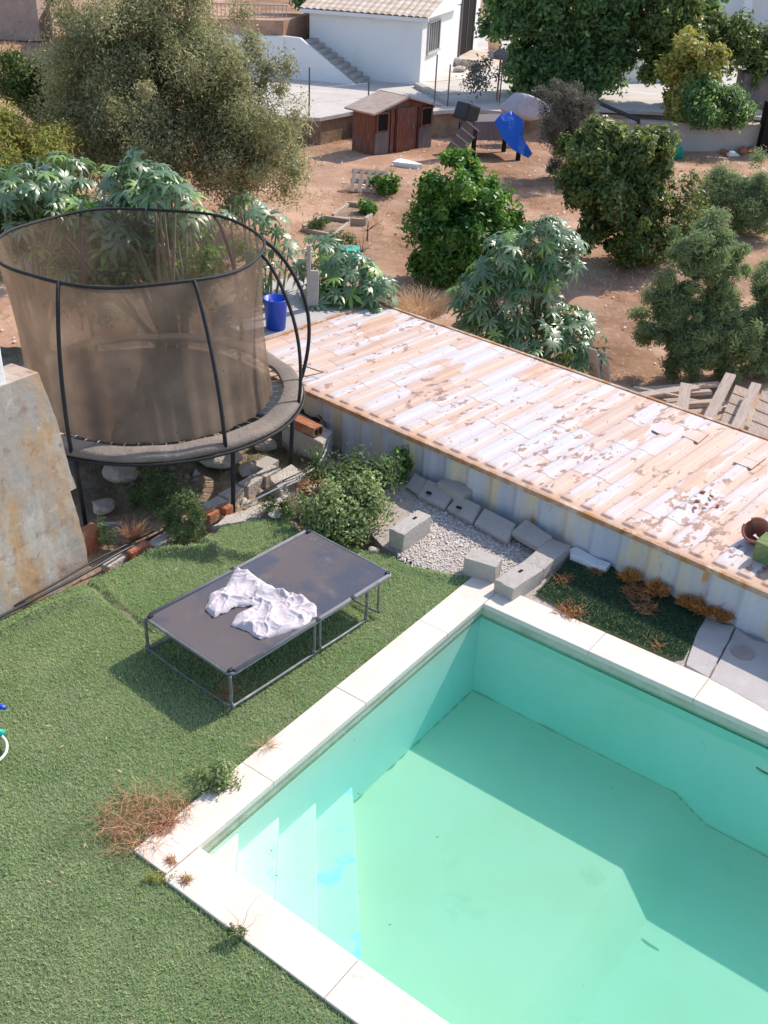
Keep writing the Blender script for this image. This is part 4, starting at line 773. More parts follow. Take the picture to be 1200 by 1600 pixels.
# the raised hollow brick on its little wall
wl = empty('brick_stub_wall', at(447, 690, -.12), ANG, label='low rendered stub wall behind the right trampoline leg', cat='wall')
pw = [at(*p, .22)-at(447, 690, -.12) for p in ((440, 655), (505, 688), (520, 668), (462, 640))]
pw = [np.array([v@BX, v@AX, 0]) for v in pw]; e = MB(); e.prism([(p[0], p[1]) for p in pw], -.05, .30); e.build('render_body', M['mortar'], wl, bevel=.008)
hb = (at(452, 662, .2)+at(512, 690, .2))/2; dd = at(512, 690, .2)-at(452, 662, .2)
brick(478, 672, .19, (.36, .13, .10), math.atan2(dd[1], dd[0]), 'bright orange hollow brick with a pale top on the stub wall', 'brick', True)
o = obox('concrete_block', at(415, 738, -.1), (.24, .16, .12), ea, 'conc', label='small hollow block among the rubble under the trampoline', cat='concrete block', group=BG)
def spline(P_, n=60):
    P_ = np.asarray(P_, float); out = []; Q = np.vstack([2*P_[0]-P_[1], P_, 2*P_[-1]-P_[-2]])
    for i in range(1, len(Q)-2):
        for t in np.linspace(0, 1, max(2, n//(len(P_)-1)), endpoint=False): out.append(.5*((2*Q[i])+(-Q[i-1]+Q[i+1])*t+(2*Q[i-1]-5*Q[i]+4*Q[i+1]-Q[i+2])*t*t+(-Q[i-1]+3*Q[i]-3*Q[i+1]+Q[i+2])*t**3))
    out.append(P_[-1]); return np.array(out)
def hose(label, pts, r, m_, name='hose', cat='hose', group=None): b = MB(); b.tube(spline([at(*p) for p in pts]), r, 8); return b.build(name, M[m_], smooth=True, label=label, cat=cat, group=group)
hose('dark blue hose along the foot of the concrete wall and the lawn edge', [(-40, 985, .02), (0, 964, .02), (70, 928, .02), (137, 893, .02), (190, 862, .0), (240, 838, -.05), (262, 826, -.08)], .012, 'hosed', group='hoses')
hose('thin black hose beside the dark blue one at the wall foot', [(-40, 979, .02), (0, 957, .02), (75, 918, .02), (140, 880, .02), (200, 850, .0), (250, 826, -.08)], .009, 'blackpl', group='hoses')
hose('pair of grey hoses bending round the green shrub to the container, the outer one', [(380, 790, .02), (430, 765, .08), (470, 745, .10), (497, 725, .10), (512, 695, .12), (515, 665, .15), (500, 640, .2), (480, 628, .25)], .009, 'hose', group='hoses')
hose('inner grey hose next to the stub wall', [(400, 775, .02), (440, 752, .08), (475, 735, .10), (498, 715, .10), (508, 690, .12), (508, 662, .15), (490, 640, .2)], .007, 'hosed', group='hoses')
b = MB(); b.box((0, 0, .03), (.9, .5, .012), rx=.1); o = b.build('black_sheet', M['blackpl'], label='crumpled black plastic sheet behind the stub wall', cat='plastic sheet'); o.location = at(485, 640, .15); o.rotation_euler = (0.1, .1, ANG); o.scale = (.5, .5, 1)
hose('short grey pipe under the left trampoline leg', [(132, 838, .0), (160, 820, .0), (190, 818, -.05)], .018, 'hose', name='pipe', cat='pipe')

# plants of the yard
sp = at(545, 850, -.05)
plant('shrub', 'pale green leafy shrub between the camp bed and the container', 'shrub', at(552, 800, -.08), at(545, 795, .17), (.33, .33, .30), 'bushl', 60, 8500, .14, .045, .026, 61, trunk=.02, low=-.9, inner=.45, limbs=14, crownname='foliage')
plant('shrub', 'darker upper shoots of shrub against the container wall', 'shrub', at(560, 745, -.08), at(560, 742, .22), (.46, .24, .22), 'weed', 34, 3200, .13, .05, .028, 62, trunk=.015, low=-.9, inner=.4, limbs=10, crownname='foliage')
plant('shrub', 'thin upright dark sprig in front of the container wall', 'shrub', at(628, 755, -.05), at(625, 728, .12), (.10, .1, .26), 'citrus', 12, 500, .07, .05, .03, 63, trunk=.006, limbs=6, crownname='foliage')
def tuft(label, px, h, r, n, seed, m_='straw', z=-.1, wd=.005, name='dry_grass', cat='dry grass', spread=.8, **k): return strands(name, at(*px, z), n, h, r, M[m_], seed, wd, spread, label=label, cat=cat, **k)
plant('weed', 'feathery green weed at the lawn edge under the trampoline', 'weed', at(288, 832, -.1), at(286, 815, .12), (.17, .15, .30), 'weed', 26, 3000, .08, .06, .009, 64, trunk=.006, low=-.9, crownname='foliage', jit=.9)
plant('weed', 'dark green weed in the shade under the middle of the trampoline', 'weed', at(240, 775, -.1), at(240, 768, .08), (.25, .2, .25), 'weed', 26, 2600, .09, .06, .010, 65, trunk=.006, low=-.9, crownname='foliage')
plant('weed', 'small pale weed by the foot of the concrete wall', 'weed', at(163, 845, -.1), at(163, 835, .05), (.07, .07, .17), 'bushl', 10, 500, .05, .05, .012, 66, trunk=.004, crownname='foliage')
tuft('orange dry grass tuft behind the orange-red brick', (208, 842), .22, .05, 320, 67, 'rustweed', wd=.0025, spread=.5)
tuft('dry weed stalks below the hoses by the shrub', (495, 765), .25, .12, 260, 68, 'rustweed')
tuft('dry yellow grass growing behind the container corner', (655, 490), .5, .35, 900, 69, 'straw', z=-.9)
plant('weed', 'sparse green weed on the brick row', 'weed', at(455, 800, -.02), at(452, 795, .05), (.2, .1, .1), 'weed', 14, 800, .06, .04, .016, 70, trunk=.004, crownname='foliage')
# dry weeds on the coping corner
tuft('large dry tangled weed lying over the lawn at the pool corner', (213, 1288), .20, .24, 420, 71, 'rustweed', z=-.02, wd=.0026, spread=1., bend=.5, wild=True)
tuft('dry weed strands reaching along the coping beside the tangled weed', (272, 1268), .13, .12, 130, 72, 'rustweed', z=0, wd=.0026, spread=1., bend=.4, wild=True)
plant('weed', 'pale yellow-green weed at the coping edge beside the first stone joint', 'weed', at(340, 1222, -.02), at(338, 1212, .05), (.14, .12, .09), 'bushl', 22, 1700, .05, .028, .014, 73, trunk=.004, low=-.7, crownname='foliage')
tuft('thin dry stalks rising over the coping near the bottom of the picture', (375, 1456), .24, .03, 14, 74, 'straw', z=-.01, wd=.0018, spread=.5)
plant('weed', 'small dark weed at the coping edge below the thin dry stalks', 'weed', at(372, 1462, -.02), at(370, 1460, .03), (.05, .04, .05), 'weed', 8, 260, .03, .03, .008, 75, trunk=.002, crownname='foliage')
tuft('fine dry stalks at the coping beside the second stone joint', (415, 1165), .12, .05, 60, 76, 'straw', z=0, wd=.002, spread=.9)
tuft('red dry twigs by the near foot of the camp bed', (355, 1085), .10, .05, 60, 77, 'thatch', z=0, wd=.003, spread=1.)
for i, (px, py, lb) in enumerate(((255, 1290, 'brown leaf litter on the coping corner'), (268, 1345, 'brown dead leaf scrap on the first coping joint'), (290, 1375, 'brown scrap on the coping below the corner joint'), (640, 0, ''))[:3]):
    strands('leaf_litter', at(px, py, .006), (150, 60, 50)[i], .05, (.07, .025, .025)[i], M['rustweed'], 80+i, .004, 1., .1, flat=.9, label=lb, cat='leaf litter')
plant('weed_fringe', 'dry yellowish weed fringe under the coping corner edge', 'weed', at(262, 1375, -.02), at(262, 1372, .0), (.16, .03, .02), 'yellowg', 20, 700, .03, .018, .006, 84, trunk=.002, low=-.5, crownname='foliage')
# dead leaves on the dark turf and rusty tufts on the container wall foot
for i, (px, py, n_, r_, lb) in enumerate(((998, 925, 260, .09, 'largest heap of rust-brown dead fern leaves on the dark turf'), (878, 905, 50, .04, 'small dead leaf near the blocks on the dark turf'), (890, 955, 110, .07, 'dead leaves at the coping edge of the dark turf'), (935, 890, 60, .05, 'thin dead leaves at the far edge of the dark turf'), (1010, 950, 110, .06, 'dead leaves just below the largest heap'), (1025, 1008, 20, .03, 'pale curled leaf alone at the right of the dark turf'))):
    strands('dead_leaves', at(px, py, .012), n_, .09, r_*1.5, M['thatch'], 90+i, .0045, 1., .2, flat=.85, label=lb, cat='dead leaves', group='dead leaves on the dark turf')
for i, (px, py, s_) in enumerate(((985, 895, .07), (1028, 915, .08), (1075, 935, .06), (1105, 945, .10), (1130, 955, .07))):
    strands('rusty_moss', at(px, py, .1)+np.array([0, 0, -.06]), 300, s_*1.3, s_*.8, M['rusty'], 100+i, .006, .9, .2, label=('first', 'second', 'third', 'fourth', 'fifth')[i]+' rusty brown tuft from the left, growing at the foot of the container wall', cat='tuft', group='brown tufts at the container foot')

# ------------------------------------------------------------------ camp bed with a crumpled cloth
BZ = .32
bc = [at(218, 967, BZ), at(480, 829, BZ), at(616, 893, BZ), at(368, 1050, BZ)]   # W, N, E, S
ctr = sum(bc)/4; ex = ((bc[1]-bc[0])+(bc[2]-bc[3]))/2; BL = np.linalg.norm(ex); ex /= BL; ey = np.array([-ex[1], ex[0], 0]); BWd = abs(((bc[0]-bc[3])+(bc[1]-bc[2]))@ey)/2
bed = empty('camp_bed', (ctr[0], ctr[1], 0), math.atan2(ex[1], ex[0]), label='double folding camp bed of dark mesh fabric on grey tube legs, on the lawn', cat='camp bed')
hx, hy = BL/2, BWd/2
def rrect(hx, hy, r, z, n=7):
    o = []
    for (cx, cy, a0) in ((hx-r, hy-r, 0), (-hx+r, hy-r, 90), (-hx+r, -hy+r, 180), (hx-r, -hy+r, 270)):
        for k in range(n): a = R(a0+90*k/(n-1)); o.append((cx+r*math.cos(a), cy+r*math.sin(a), z))
    return o
b = MB(); b.tube(rrect(hx, hy, .05, BZ-.015), .013, 8, True); b.build('frame', M['tubeg'], bed, smooth=True)
xs = np.linspace(-hx+.012, hx-.012, 40); ys = np.linspace(-hy+.012, hy-.012, 24)
grid('fabric', xs, ys, lambda X, Y: BZ-.004-.02*(1-(X/hx)**4)*(1-(Y/hy)**4)+.002*vnoise(X, Y, 4, 2), M['canvas'], bed)
for s_ in (-1, 1):
    b = MB(); b.tube([(-hx+.05, s_*(hy-.004), BZ-.002), (hx-.05, s_*(hy-.004), BZ-.002)], .0155, 8); b.build('fabric_hem', M['hem'], bed, smooth=True)
for (x0, x1) in ((-hx+.0, -.03), (.03, hx-.30)):     # the two long U legs on each side
    for s_ in (-1, 1):
        y = s_*(hy-.005); r = .05
        P_ = [(x0+.0, y, BZ-.02), (x0, y, .09), (x0+.01, y, .04), (x0+.05, y, .014), (x1-.05, y, .014), (x1-.01, y, .04), (x1, y, .09), (x1, y, BZ-.02)]
        b = MB(); b.tube(spline(P_, 70), .012, 8); b.build('leg', M['tubeg'], bed, smooth=True)
for x0 in (-hx, hx-.17):
    b = MB(); b.tube(spline([(x0, -hy+.0, BZ-.02), (x0-.0, -hy, .08), (x0, -hy+.06, .016), (x0, hy-.06, .016), (x0, hy, .08), (x0, hy, BZ-.02)], 50), .009, 8); b.build('cross_leg', M['tubeg'], bed, smooth=True)
for (x, y) in ((-hx+.03, -hy+.03), (hx-.03, -hy+.03), (hx-.03, hy-.03), (-hx+.03, hy-.03), (0, -hy), (0, hy), (hx*.45, -hy)):
    b = MB(); b.box((x, y, BZ+.005), (.04, .028, .02)); b.build('corner_bracket', M['blackpl'], bed, bevel=.006)
# cloth: a wrinkled sheet in two lobes
cp = [(322, 950), (328, 925), (352, 915), (368, 884), (390, 893), (430, 918), (470, 928), (494, 945), (497, 962), (480, 978), (440, 988), (405, 997), (385, 982), (360, 975), (368, 960), (395, 945), (372, 945), (335, 962)]
cpw = [at(*p, BZ) for p in cp]; cxy = [(p[0], p[1]) for p in cpw]; rs = np.random.RandomState(4)
mnx, mxx = min(p[0] for p in cxy), max(p[0] for p in cxy); mny, mxy = min(p[1] for p in cxy), max(p[1] for p in cxy)
def edged(X, Y):
    d = np.full(X.shape, 9.); n = len(cxy)
    for i in range(n):
        a, c_ = np.array(cxy[i]), np.array(cxy[(i+1) % n]); e = c_-a; t = np.clip(((X-a[0])*e[0]+(Y-a[1])*e[1])/(e@e), 0, 1); d = np.minimum(d, np.hypot(X-a[0]-t*e[0], Y-a[1]-t*e[1]))
    return np.where(inpoly(X, Y, cxy), d, -d)
def zcloth(X, Y):
    d = edged(X, Y); wx = X+.05*vnoise(X, Y, 6, 31); wy = Y+.05*vnoise(X, Y, 6, 32)
    rid = (1-np.abs(vnoise(wx*.5+wy*.3, wy-wx*.4, 8, 33)))**3*.038+(1-np.abs(vnoise(wx-wy*.3, wy*.5+wx*.2, 15, 34)))**3*.022+(1-np.abs(vnoise(wx*.4-wy, wy*.6+wx, 24, 38)))**2.5*.009
    rid2 = (1-np.abs(vnoise(wx*.6-wy, wx*.8+wy*.5, 5, 36)))**3.5*.034
    return BZ-.018+.72*(rid+rid2)*np.clip(d/.045, 0, 1)**.5+.004*np.clip(d/.02, 0, 1)
xs = np.arange(mnx, mxx, .005); ys = np.arange(mny, mxy, .005)
grid('crumpled_cloth', xs, ys, zcloth, M['cloth'], mask=lambda x, y: edged(x, y)+.006*vnoise(x, y, 25, 37) > 0, label='crumpled white cloth thrown on the camp bed', cat='cloth')

# ------------------------------------------------------------------ hose ends at the left edge of the lawn
tu = empty('pool_cleaner', at(-12, 1150), label='blue and teal hose fittings cut off by the left edge, on the lawn', cat='pool cleaner')
o_ = at(-12, 1150)
b = MB(); b.tube([at(-30, 1098, .06)-o_, at(0, 1104, .06)-o_, at(9, 1106, .06)-o_], [.02, .02, .016], 10); b.build('blue_tube', M['bucketb'], tu, smooth=True)
b = MB(); b.tube([at(-30, 1138, .05)-o_, at(6, 1146, .05)-o_], [.03, .024], 10); b.build('teal_fitting', M['teal'], tu, smooth=True)
b = MB(); b.tube(spline([at(3, 1150, .04)-o_, at(10, 1160, .03)-o_, at(10, 1173, .02)-o_, at(2, 1185, .015)-o_, at(-14, 1196, .015)-o_]), .010, 8); b.build('white_hose', mat('white plastic hose', (.75, .75, .72), .4, .4), tu, smooth=True)

# ------------------------------------------------------------------ things on and by the container roof
ledge = [at(*p, .56) for p in ((395, 545), (400, 508), (470, 478), (600, 470), (622, 484), (560, 520), (500, 545), (470, 575))]
def cw_(x, y): p = CB[0]+cdir*(e0+x)+cper*y; return (p[0], p[1])
ledge = [cw_(-.03, .55), cw_(-.03, cw+.12), cw_(-.5, cw+.25), cw_(-1.5, cw-.1), cw_(-1.7, cw-.9), cw_(-1.1, .75)]
lg = MB(); lg.prism(ledge, -1.2, ZT-.03); lg.build('concrete_ledge', M['slab'], bevel=.01, label='pale concrete ledge at the left end of the container', cat='ledge')
bp0 = at(431, 513, ZT-.03); bk = empty('bucket', bp0, label='blue plastic tub standing on the ledge behind the trampoline', cat='tub')
b = MB(); n = 28; V = []; F = []
pr_ = [(.0, .004), (.105, .004), (.125, .01), (.15, .36), (.162, .37), (.162, .385), (.145, .385), (.118, .02), (0, .02)]
for (r_, z_) in pr_: V += [(r_*math.cos(a), r_*math.sin(a), z_) for a in np.linspace(0, 2*math.pi, n, endpoint=False)]
for j in range(len(pr_)-1):
    for i in range(n): F.append((j*n+i, j*n+(i+1) % n, (j+1)*n+(i+1) % n, (j+1)*n+i))
b.add(V, F); b.build('tub_wall', M['bucketb'], bk, smooth=True); bk.scale = (.95, .95, 1.0)
gpz = atY(482, 510, 12.6); gpt = atY(483, 383, 12.6)
b = MB(); h_ = gpt[2]-gpz[2]; b.box((0, 0, h_/2), (.05, .05, h_)); b.box((.06, .0, h_*.35), (.13, .04, h_*.7)); o = b.build('grey_post', M['conc'], bevel=.005, label='grey post standing in the castor leaves beside the blue tub', cat='post'); o.location = gpz
hp = hit(545, 412); b = MB(); b.tube([(0, 0, .0), (0, 0, .1), (0, 0, .2)], [.12, .13, .14], 16); o = b.build('teal_tub', M['teal'], label='small teal tub showing through the castor leaves', cat='tub'); o.location = atY(546, 410, 13.6); 
# pots at the right edge on the roof
pp = CP(1190, 872); pot = empty('plant_trough', pp, cang, label='mossy green planting trough at the right edge of the container roof', cat='planter')
b = MB(); b.box((.12, .02, .09), (.34, .20, .18), taper=1.06); b.build('trough', M['moss'], pot, bevel=.012, sub=2, rough=.004)
b = MB(); b.box((.16, .02, .19), (.22, .14, .01)); b.build('soil', M['thatch'], pot)
pq = CP(1184, 842); pt2 = empty('broken_pot', pq, label='broken terracotta pot lying against the mossy trough', cat='pot')
b = MB(); V = []; F = []; n = 20
for (r_, z_) in ((.05, 0), (.075, .0), (.11, .17), (.12, .17), (.12, .19), (.10, .19), (.07, .02), (0.01, .02)): V += [(r_*math.cos(a), r_*math.sin(a), z_) for a in np.linspace(0, 2*math.pi, n, endpoint=False)]
for j in range(7):
    for i in range(n):
        if j >= 2 and 3 < i < 6: continue
        F.append((j*n+i, j*n+(i+1) % n, (j+1)*n+(i+1) % n, (j+1)*n+i))
b.add(V, F); o = b.build('pot_wall', M['terracotta'], pt2, smooth=True); pt2.rotation_euler = (R(20), R(-35), R(20))
for i, (px, py) in enumerate(((1090, 782), (1104, 788), (1112, 775), (1098, 768), (1122, 790), (1086, 793))):
    rock(CP(px, py, .012), (.045, .03, .02), 200+i, 'terracotta', 'pot_shard', rz=i, label=('lowest left', 'middle', 'upper right', 'topmost', 'rightmost', 'leftmost')[i]+' of the reddish pot shards on the pale container roof', cat='shard', group='pot shards on the container roof')

# ------------------------------------------------------------------ timber pile behind the container
WG = 'weathered planks of the timber pile'
def plank(pa, pb, za, zb, w_, th_, label, base=None):
    a, c_ = at(*pa, za), at(*pb, zb); d = c_-a; L_ = np.linalg.norm(d); mid = (a+c_)/2; q_ = Vector(d).to_track_quat('Y', 'Z'); e = MB(); e.box((0, 0, 0), (w_, L_, th_)); o = e.build('plank', M['wood'], bevel=.004, sub=1, rough=.003, label=label, cat='plank', group=WG); o.location = mid; o.rotation_mode = 'QUATERNION'; o.rotation_quaternion = q_; return o
tz = -1.75
specs = [((968, 612), (1125, 600), 'top plank of the pile, running level at its far side'), ((960, 625), (1110, 612), 'second plank below the topmost one'), ((985, 632), (1060, 640), 'short plank sticking out to the left of the pile'),
         ((1000, 618), (1090, 605), 'pale plank with a split end at the left of the pile'), ((975, 640), (1130, 628), 'long dark-edged plank across the middle of the pile'), ((1010, 650), (1150, 640), 'lower plank running under the upright board'),
         ((1040, 660), (1160, 652), 'lowest plank of the pile, half behind the container edge'), ((990, 605), (1075, 622), 'thin diagonal lath on the left of the pile'), ((960, 600), (1040, 628), 'grey lath crossing the thin diagonal one')]
for i, (a, c_, lb) in enumerate(specs): z_ = tz+.06*((i*5) % 4)+.1; plank(a, c_, z_, z_+.03, (.14, .10, .12, .16, .12, .13, .14, .06, .06)[i], (.04, .06, .03, .04, .08, .05, .05, .03, .03)[i], lb)
plank((935, 618), (926, 545), -1.9, -1.0, .16, .04, 'taller of two boards standing upright behind the roof edge'); plank((953, 628), (946, 570), -1.9, -1.2, .13, .04, 'shorter upright board standing beside the taller one')
plank((1062, 668), (1072, 600), tz+.3, tz+.5, .17, .04, 'wide board laid steeply over the middle of the pile'); plank((1098, 672), (1142, 585), tz+.3, tz+.6, .16, .04, 'steep board on the left edge of the plank panels'); plank((1140, 690), (1182, 600), tz+.35, tz+.62, .15, .04, 'steep board laid between the two plank panels')
def panel(pts, zs, label):
    P_ = np.array([at(*p, z_) for p, z_ in zip(pts, zs)]); o = empty('wooden_panel', P_.mean(0), label=label, cat='wooden panel', group='wooden panels leaning on the timber pile'); n = 6
    for k in range(n):
        f0, f1 = k/n+.01, (k+1)/n-.012; q_ = [P_[0]+(P_[1]-P_[0])*f0, P_[0]+(P_[1]-P_[0])*f1, P_[3]+(P_[2]-P_[3])*f1, P_[3]+(P_[2]-P_[3])*f0]; q_ = np.array(q_)-P_.mean(0); e = MB(); e.add(np.concatenate([q_-[0, 0, .03], q_]), [(3, 2, 1, 0), (4, 5, 6, 7)]+[(i, (i+1) % 4, 4+(i+1) % 4, 4+i) for i in range(4)]); e.build('board', M['wood'], o)
    return o
panel([(1112, 690), (1150, 600), (1182, 612), (1150, 705)], (tz+.2, tz+.45, tz+.45, tz+.2), 'left plank panel leaning on the timber pile'); panel([(1155, 710), (1192, 608), (1262, 640), (1230, 735)], (tz+.2, tz+.5, tz+.5, tz+.2), 'right plank panel cut by the right edge of the photo')
b = MB(); b.box((0, 0, .1), (2.6, 1.1, .2)); o = b.build('timber_stack', M['wood'], label='low stack of old timber under the planks and panels', cat='timber stack'); o.location = at(1090, 665, -1.9); o.rotation_euler = (0, 0, -.35)

# ------------------------------------------------------------------ garden: raised beds, pallet, shed, tarpaulin
def raised(px, label, seed):
    P_ = [hit(*p) for p in px]; o = empty('raised_bed', sum(P_)/4, label=label, cat='raised bed', group='wooden raised beds in the garden'); c = sum(P_)/4
    for i in range(4):
        a, d_ = P_[i]-c, P_[(i+1) % 4]-c; m_ = (a+d_)/2; e = MB(); L_ = np.linalg.norm((d_-a)[:2]); e.box((m_[0], m_[1], m_[2]+.04), (L_+.04*(i % 2), .07, .17), rz=math.atan2((d_-a)[1], (d_-a)[0])); e.build('board', M['wood'], o, bevel=.006)
    e = MB(); e.prism([((p-c)[0]*.95, (p-c)[1]*.95) for p in P_], -.1, .06); e.build('soil', M['bank'], o)
raised([(520, 345), (545, 322), (590, 330), (570, 352)], 'far raised bed, with a green plant in its right half', 1)
raised([(474, 362), (505, 343), (545, 352), (520, 377)], 'near raised bed, with bare brown soil', 2)
p0 = hit(575, 303); pal = empty('pallet', p0, R(-8), label='small pale wooden pallet tilted up on the bare earth', cat='pallet')
for k in range(5): e = MB(); e.box((-.44+.2*k, 0, .33), (.10, .03, .6)); e.build('slat', M['wood'], pal, bevel=.004)
for z_ in (.08, .34, .60): e = MB(); e.box((-.04, .05, z_), (.95, .07, .08)); e.build('bearer', M['wood'], pal)
pal.rotation_euler = (R(-48), 0, R(-6)); pal.scale = (.95, .95, 1.1)
b = rag([hit(*p)+np.array([0, 0, .05]) for p in ((612, 258), (650, 262), (660, 262), (640, 255), (625, 252))], float(gz(0, 30))-.02, float(gz(0, 30))+.12, 'white_board', 'white', 3, .02, label='thin white board lying on the ground in front of the shed', cat='board')
s0, s1_ = hit(582, 243), hit(673, 231); sx = s1_-s0; sL = np.linalg.norm(sx[:2]); sa = math.atan2(sx[1], sx[0]); s2p = hit(560, 221); sD = .85
shed = empty('garden_shed', s0, sa, label='reddish brown wooden shed with a pitched felt roof, below the terrace', cat='shed'); hw, hr = 1.15, 1.45
e = MB(); e.box((sL/2, sD/2, hw/2-.1), (sL, sD, hw+.2)); e.build('wall', M['shedw'], shed)
e = MB(); e.add([(0, 0, hw), (sL, 0, hw), (sL/2, 0, hr-.03), (0, sD, hw), (sL, sD, hw), (sL/2, sD, hr-.03)], [(0, 1, 2), (5, 4, 3), (0, 2, 5, 3), (2, 1, 4, 5)]); e.build('gable', M['shedw'], shed)
for s_ in (-1, 1):
    e = MB(); L_ = math.hypot(sL/2+.15, hr-hw)+.05; an = math.atan2(hr-hw, sL/2); e.box((sL/2+s_*(sL/4+.07), sD/2, (hw+hr)/2-.02), (L_, sD+.35, .05), ry=s_*an); e.build('roof', M['shedr'], shed)
for k in range(13): e = MB(); e.box((sL*(k+.5)/13, -.012, hw/2), (.012, .02, hw)); e.build('board_joint', M['dark'], shed)
e = MB(); e.box((sL*.52, -.03, .57), (sL*.30, .04, 1.2)); d_ = e.build('door', M['shedw'], shed, bevel=.005); e = MB(); e.box((sL*.64, -.06, .65), (.03, .03, .12)); e.build('handle', M['steel'], d_)
for fx in (.13, .87):
    e = MB(); e.box((sL*fx, -.028, .85), (sL*.16, .03, .40)); wn_ = e.build('window', M['dark'], shed); e = MB()
    for dz in (-.24, .24): e.box((sL*fx, -.035, .85+dz), (sL*.19, .05, .05))
    for dx in (-.09, .09): e.box((sL*(fx+dx), -.036, .85), (.05, .05, .5))
    e.build('frame', M['shedw'], wn_)
    e = MB(); e.box((sL*fx, -.02, .28), (sL*.22, .03, .6)); e.build('lower_panel', M['shedd'], shed)
sh = hit(567, 232); e = MB(); e.tube([(0.25*math.cos(a), 0, .28+.25*math.sin(a)) for a in np.linspace(0, 2*math.pi, 24, endpoint=False)], .025, 6, True); e.tube([(0, -.1, .05), (.1, .1, .6)], .03, 6); o = e.build('pale_wheel', M['bag'], label='pale hoop leaning in the shade against the left side of the shed', cat='wheel'); o.location = sh; o.rotation_euler = (0, 0, .8)  # ring and bar stand for a small pale wheel
# play frame with blue tarp
k0 = hit(725, 250); k1 = hit(790, 240)
pf = empty('play_frame', k0, R(20), label='dark wooden frame with a ramp, half covered by the blue tarpaulin', cat='play frame')
e = MB(); e.box((1.0, .6, .75), (1.5, 1.1, .5)); e.build('box_body', M['shedd'], pf, bevel=.02)
for (x, y) in ((.3, .1), (1.7, .1), (.3, 1.1), (1.7, 1.1)): e = MB(); e.box((x, y, .35), (.1, .1, .9)); e.build('leg', M['dark'], pf)
e = MB(); e.box((-.1, .1, .45), (.5, .06, 1.25), ry=R(35)); e.build('ramp', M['shedd'], pf)
for k in range(5): e = MB(); e.box((-.32+.13*k, .06, .17+.18*k), (.5, .03, .04), ry=R(35)); e.build('tread', M['wood'], pf)
e = MB(); e.box((.1, .3, 1.2), (.5, .5, .45), rz=.4, ry=.3); e.build('hood', M['blackpl'], pf, bevel=.05)
tarp_px = [(772, 190), (783, 178), (800, 175), (818, 188), (817, 215), (832, 240), (826, 248), (800, 232), (785, 215)]
Yt = k0[1]-.25; tpts = [atY(x, y, Yt-.012*(y-175)*0.6) for x, y in tarp_px]; tcn = sum(tpts)/len(tpts)
from mathutils import geometry as geo
tris = geo.tessellate_polygon([[Vector((p[0], p[2], 0)) for p in tpts]])
me = bpy.data.meshes.new('tarpaulin'); me.from_pydata([tuple(p-tcn) for p in tpts], [], [tuple(t) for t in tris]); bm = bmesh.new(); bm.from_mesh(me); bmesh.ops.subdivide_edges(bm, edges=bm.edges[:], cuts=5, use_grid_fill=False); bmesh.ops.triangulate(bm, faces=bm.faces[:])
for v in bm.verts: v.co.y += .10*float(vnoise(v.co.x, v.co.z, 3.2, 77))+.25*abs(v.co.z-.7)*(v.co.z > .5)
bmesh.ops.recalc_face_normals(bm, faces=bm.faces); bmesh.ops.solidify(bm, geom=bm.faces[:], thickness=.02); bm.to_mesh(me); bm.free()
o = link('tarpaulin', me, M['bluetarp'], label='bright blue tarpaulin hanging over the dark frame', cat='tarpaulin'); o.location = tcn
# white sack lying on the wall behind
sk = atY(822, 166, k1[1]+1.6); rock(sk, (1.35, .75, .62), 301, 'bag', 'builders_sack', label='large dirty white sack lying behind the blue tarpaulin', cat='sack', rz=-.25)

# ------------------------------------------------------------------ terrace, retaining walls, house
terr = [at(*p, TZ) for p in ((330, 150), (440, 182), (500, 184), (560, 173), (600, 180), (700, 172), (760, 172), (830, 178), (930, 170))]
tpoly = [(p[0], p[1]) for p in terr]+[(60, 36), (90, 80), (-9, 80), (-8.6, 44)]
b = MB(); b.prism(tpoly, TZ-.10, TZ); b.build('terrace', M['pave'], kind='structure')
b = MB(); b.prism([(x, y+.12) for x, y in tpoly], -2.6, TZ-.10); b.build('terrace_bank', M['bank'], kind='structure')
# concrete retaining wall on the right
ra_, rb_ = hit(942, 262), hit(1230, 236); 
r0, r1 = hit(940, 233), hit(1240, 224)
dr = (r1-r0)/np.linalg.norm(r1-r0); wl2 = empty('retaining_wall', (r0[0], r0[1], -1.9), math.atan2(dr[1], dr[0]), label='long low concrete retaining wall below the trees at the right', cat='wall')
e = MB(); e.box((6, .15, .72), (12, .3, 1.44)); e.build('wall_body', M['slab'], wl2, bevel=.02); e = MB(); e.box((6, .14, 1.465), (12, .36, .05)); e.build('wall_cap', M['mortar'], wl2, bevel=.01)
e = MB(); a, c_ = at(935, 160, -.1), at(998, 188, -.3); e.tube([a, c_], .06, 8); e.tube([c_, c_+np.array([.05, -.1, -.5])], .055, 8); e.build('drain_pipe', M['blackpl'], label='black drain pipe sloping down over the concrete retaining wall', cat='pipe')
gn = atY(1048, 232, hit(1048, 245)[1]-.2); rock(gn, (.9, .35, .55), 302, 'netg', 'netting', label='bundle of green netting hanging on the retaining wall', cat='netting', rz=-.9)
for i, (px, py, m_, lb) in enumerate(((1145, 246, 'white', 'white broken lump on the earth below the retaining wall'), (1160, 240, 'brick', 'orange brick lump beside the white one'), (1132, 243, 'brick', 'dark red rubble left of the white lump'), (1175, 238, 'brick', 'red lump of rubble next to the right edge'))):
    rock(hit(px, py)+np.array([0, 0, .08]), (.32, .22, .2), 310+i, m_, 'rubble_lump', rz=i, label=lb, cat='rubble')
e = MB(); e.box((0, 0, .7), (.5, .5, 1.4)); o = e.build('dark_gatepost', M['dark'], label='dark post at the right end of the retaining wall', cat='post'); o.location = hit(1195, 236)
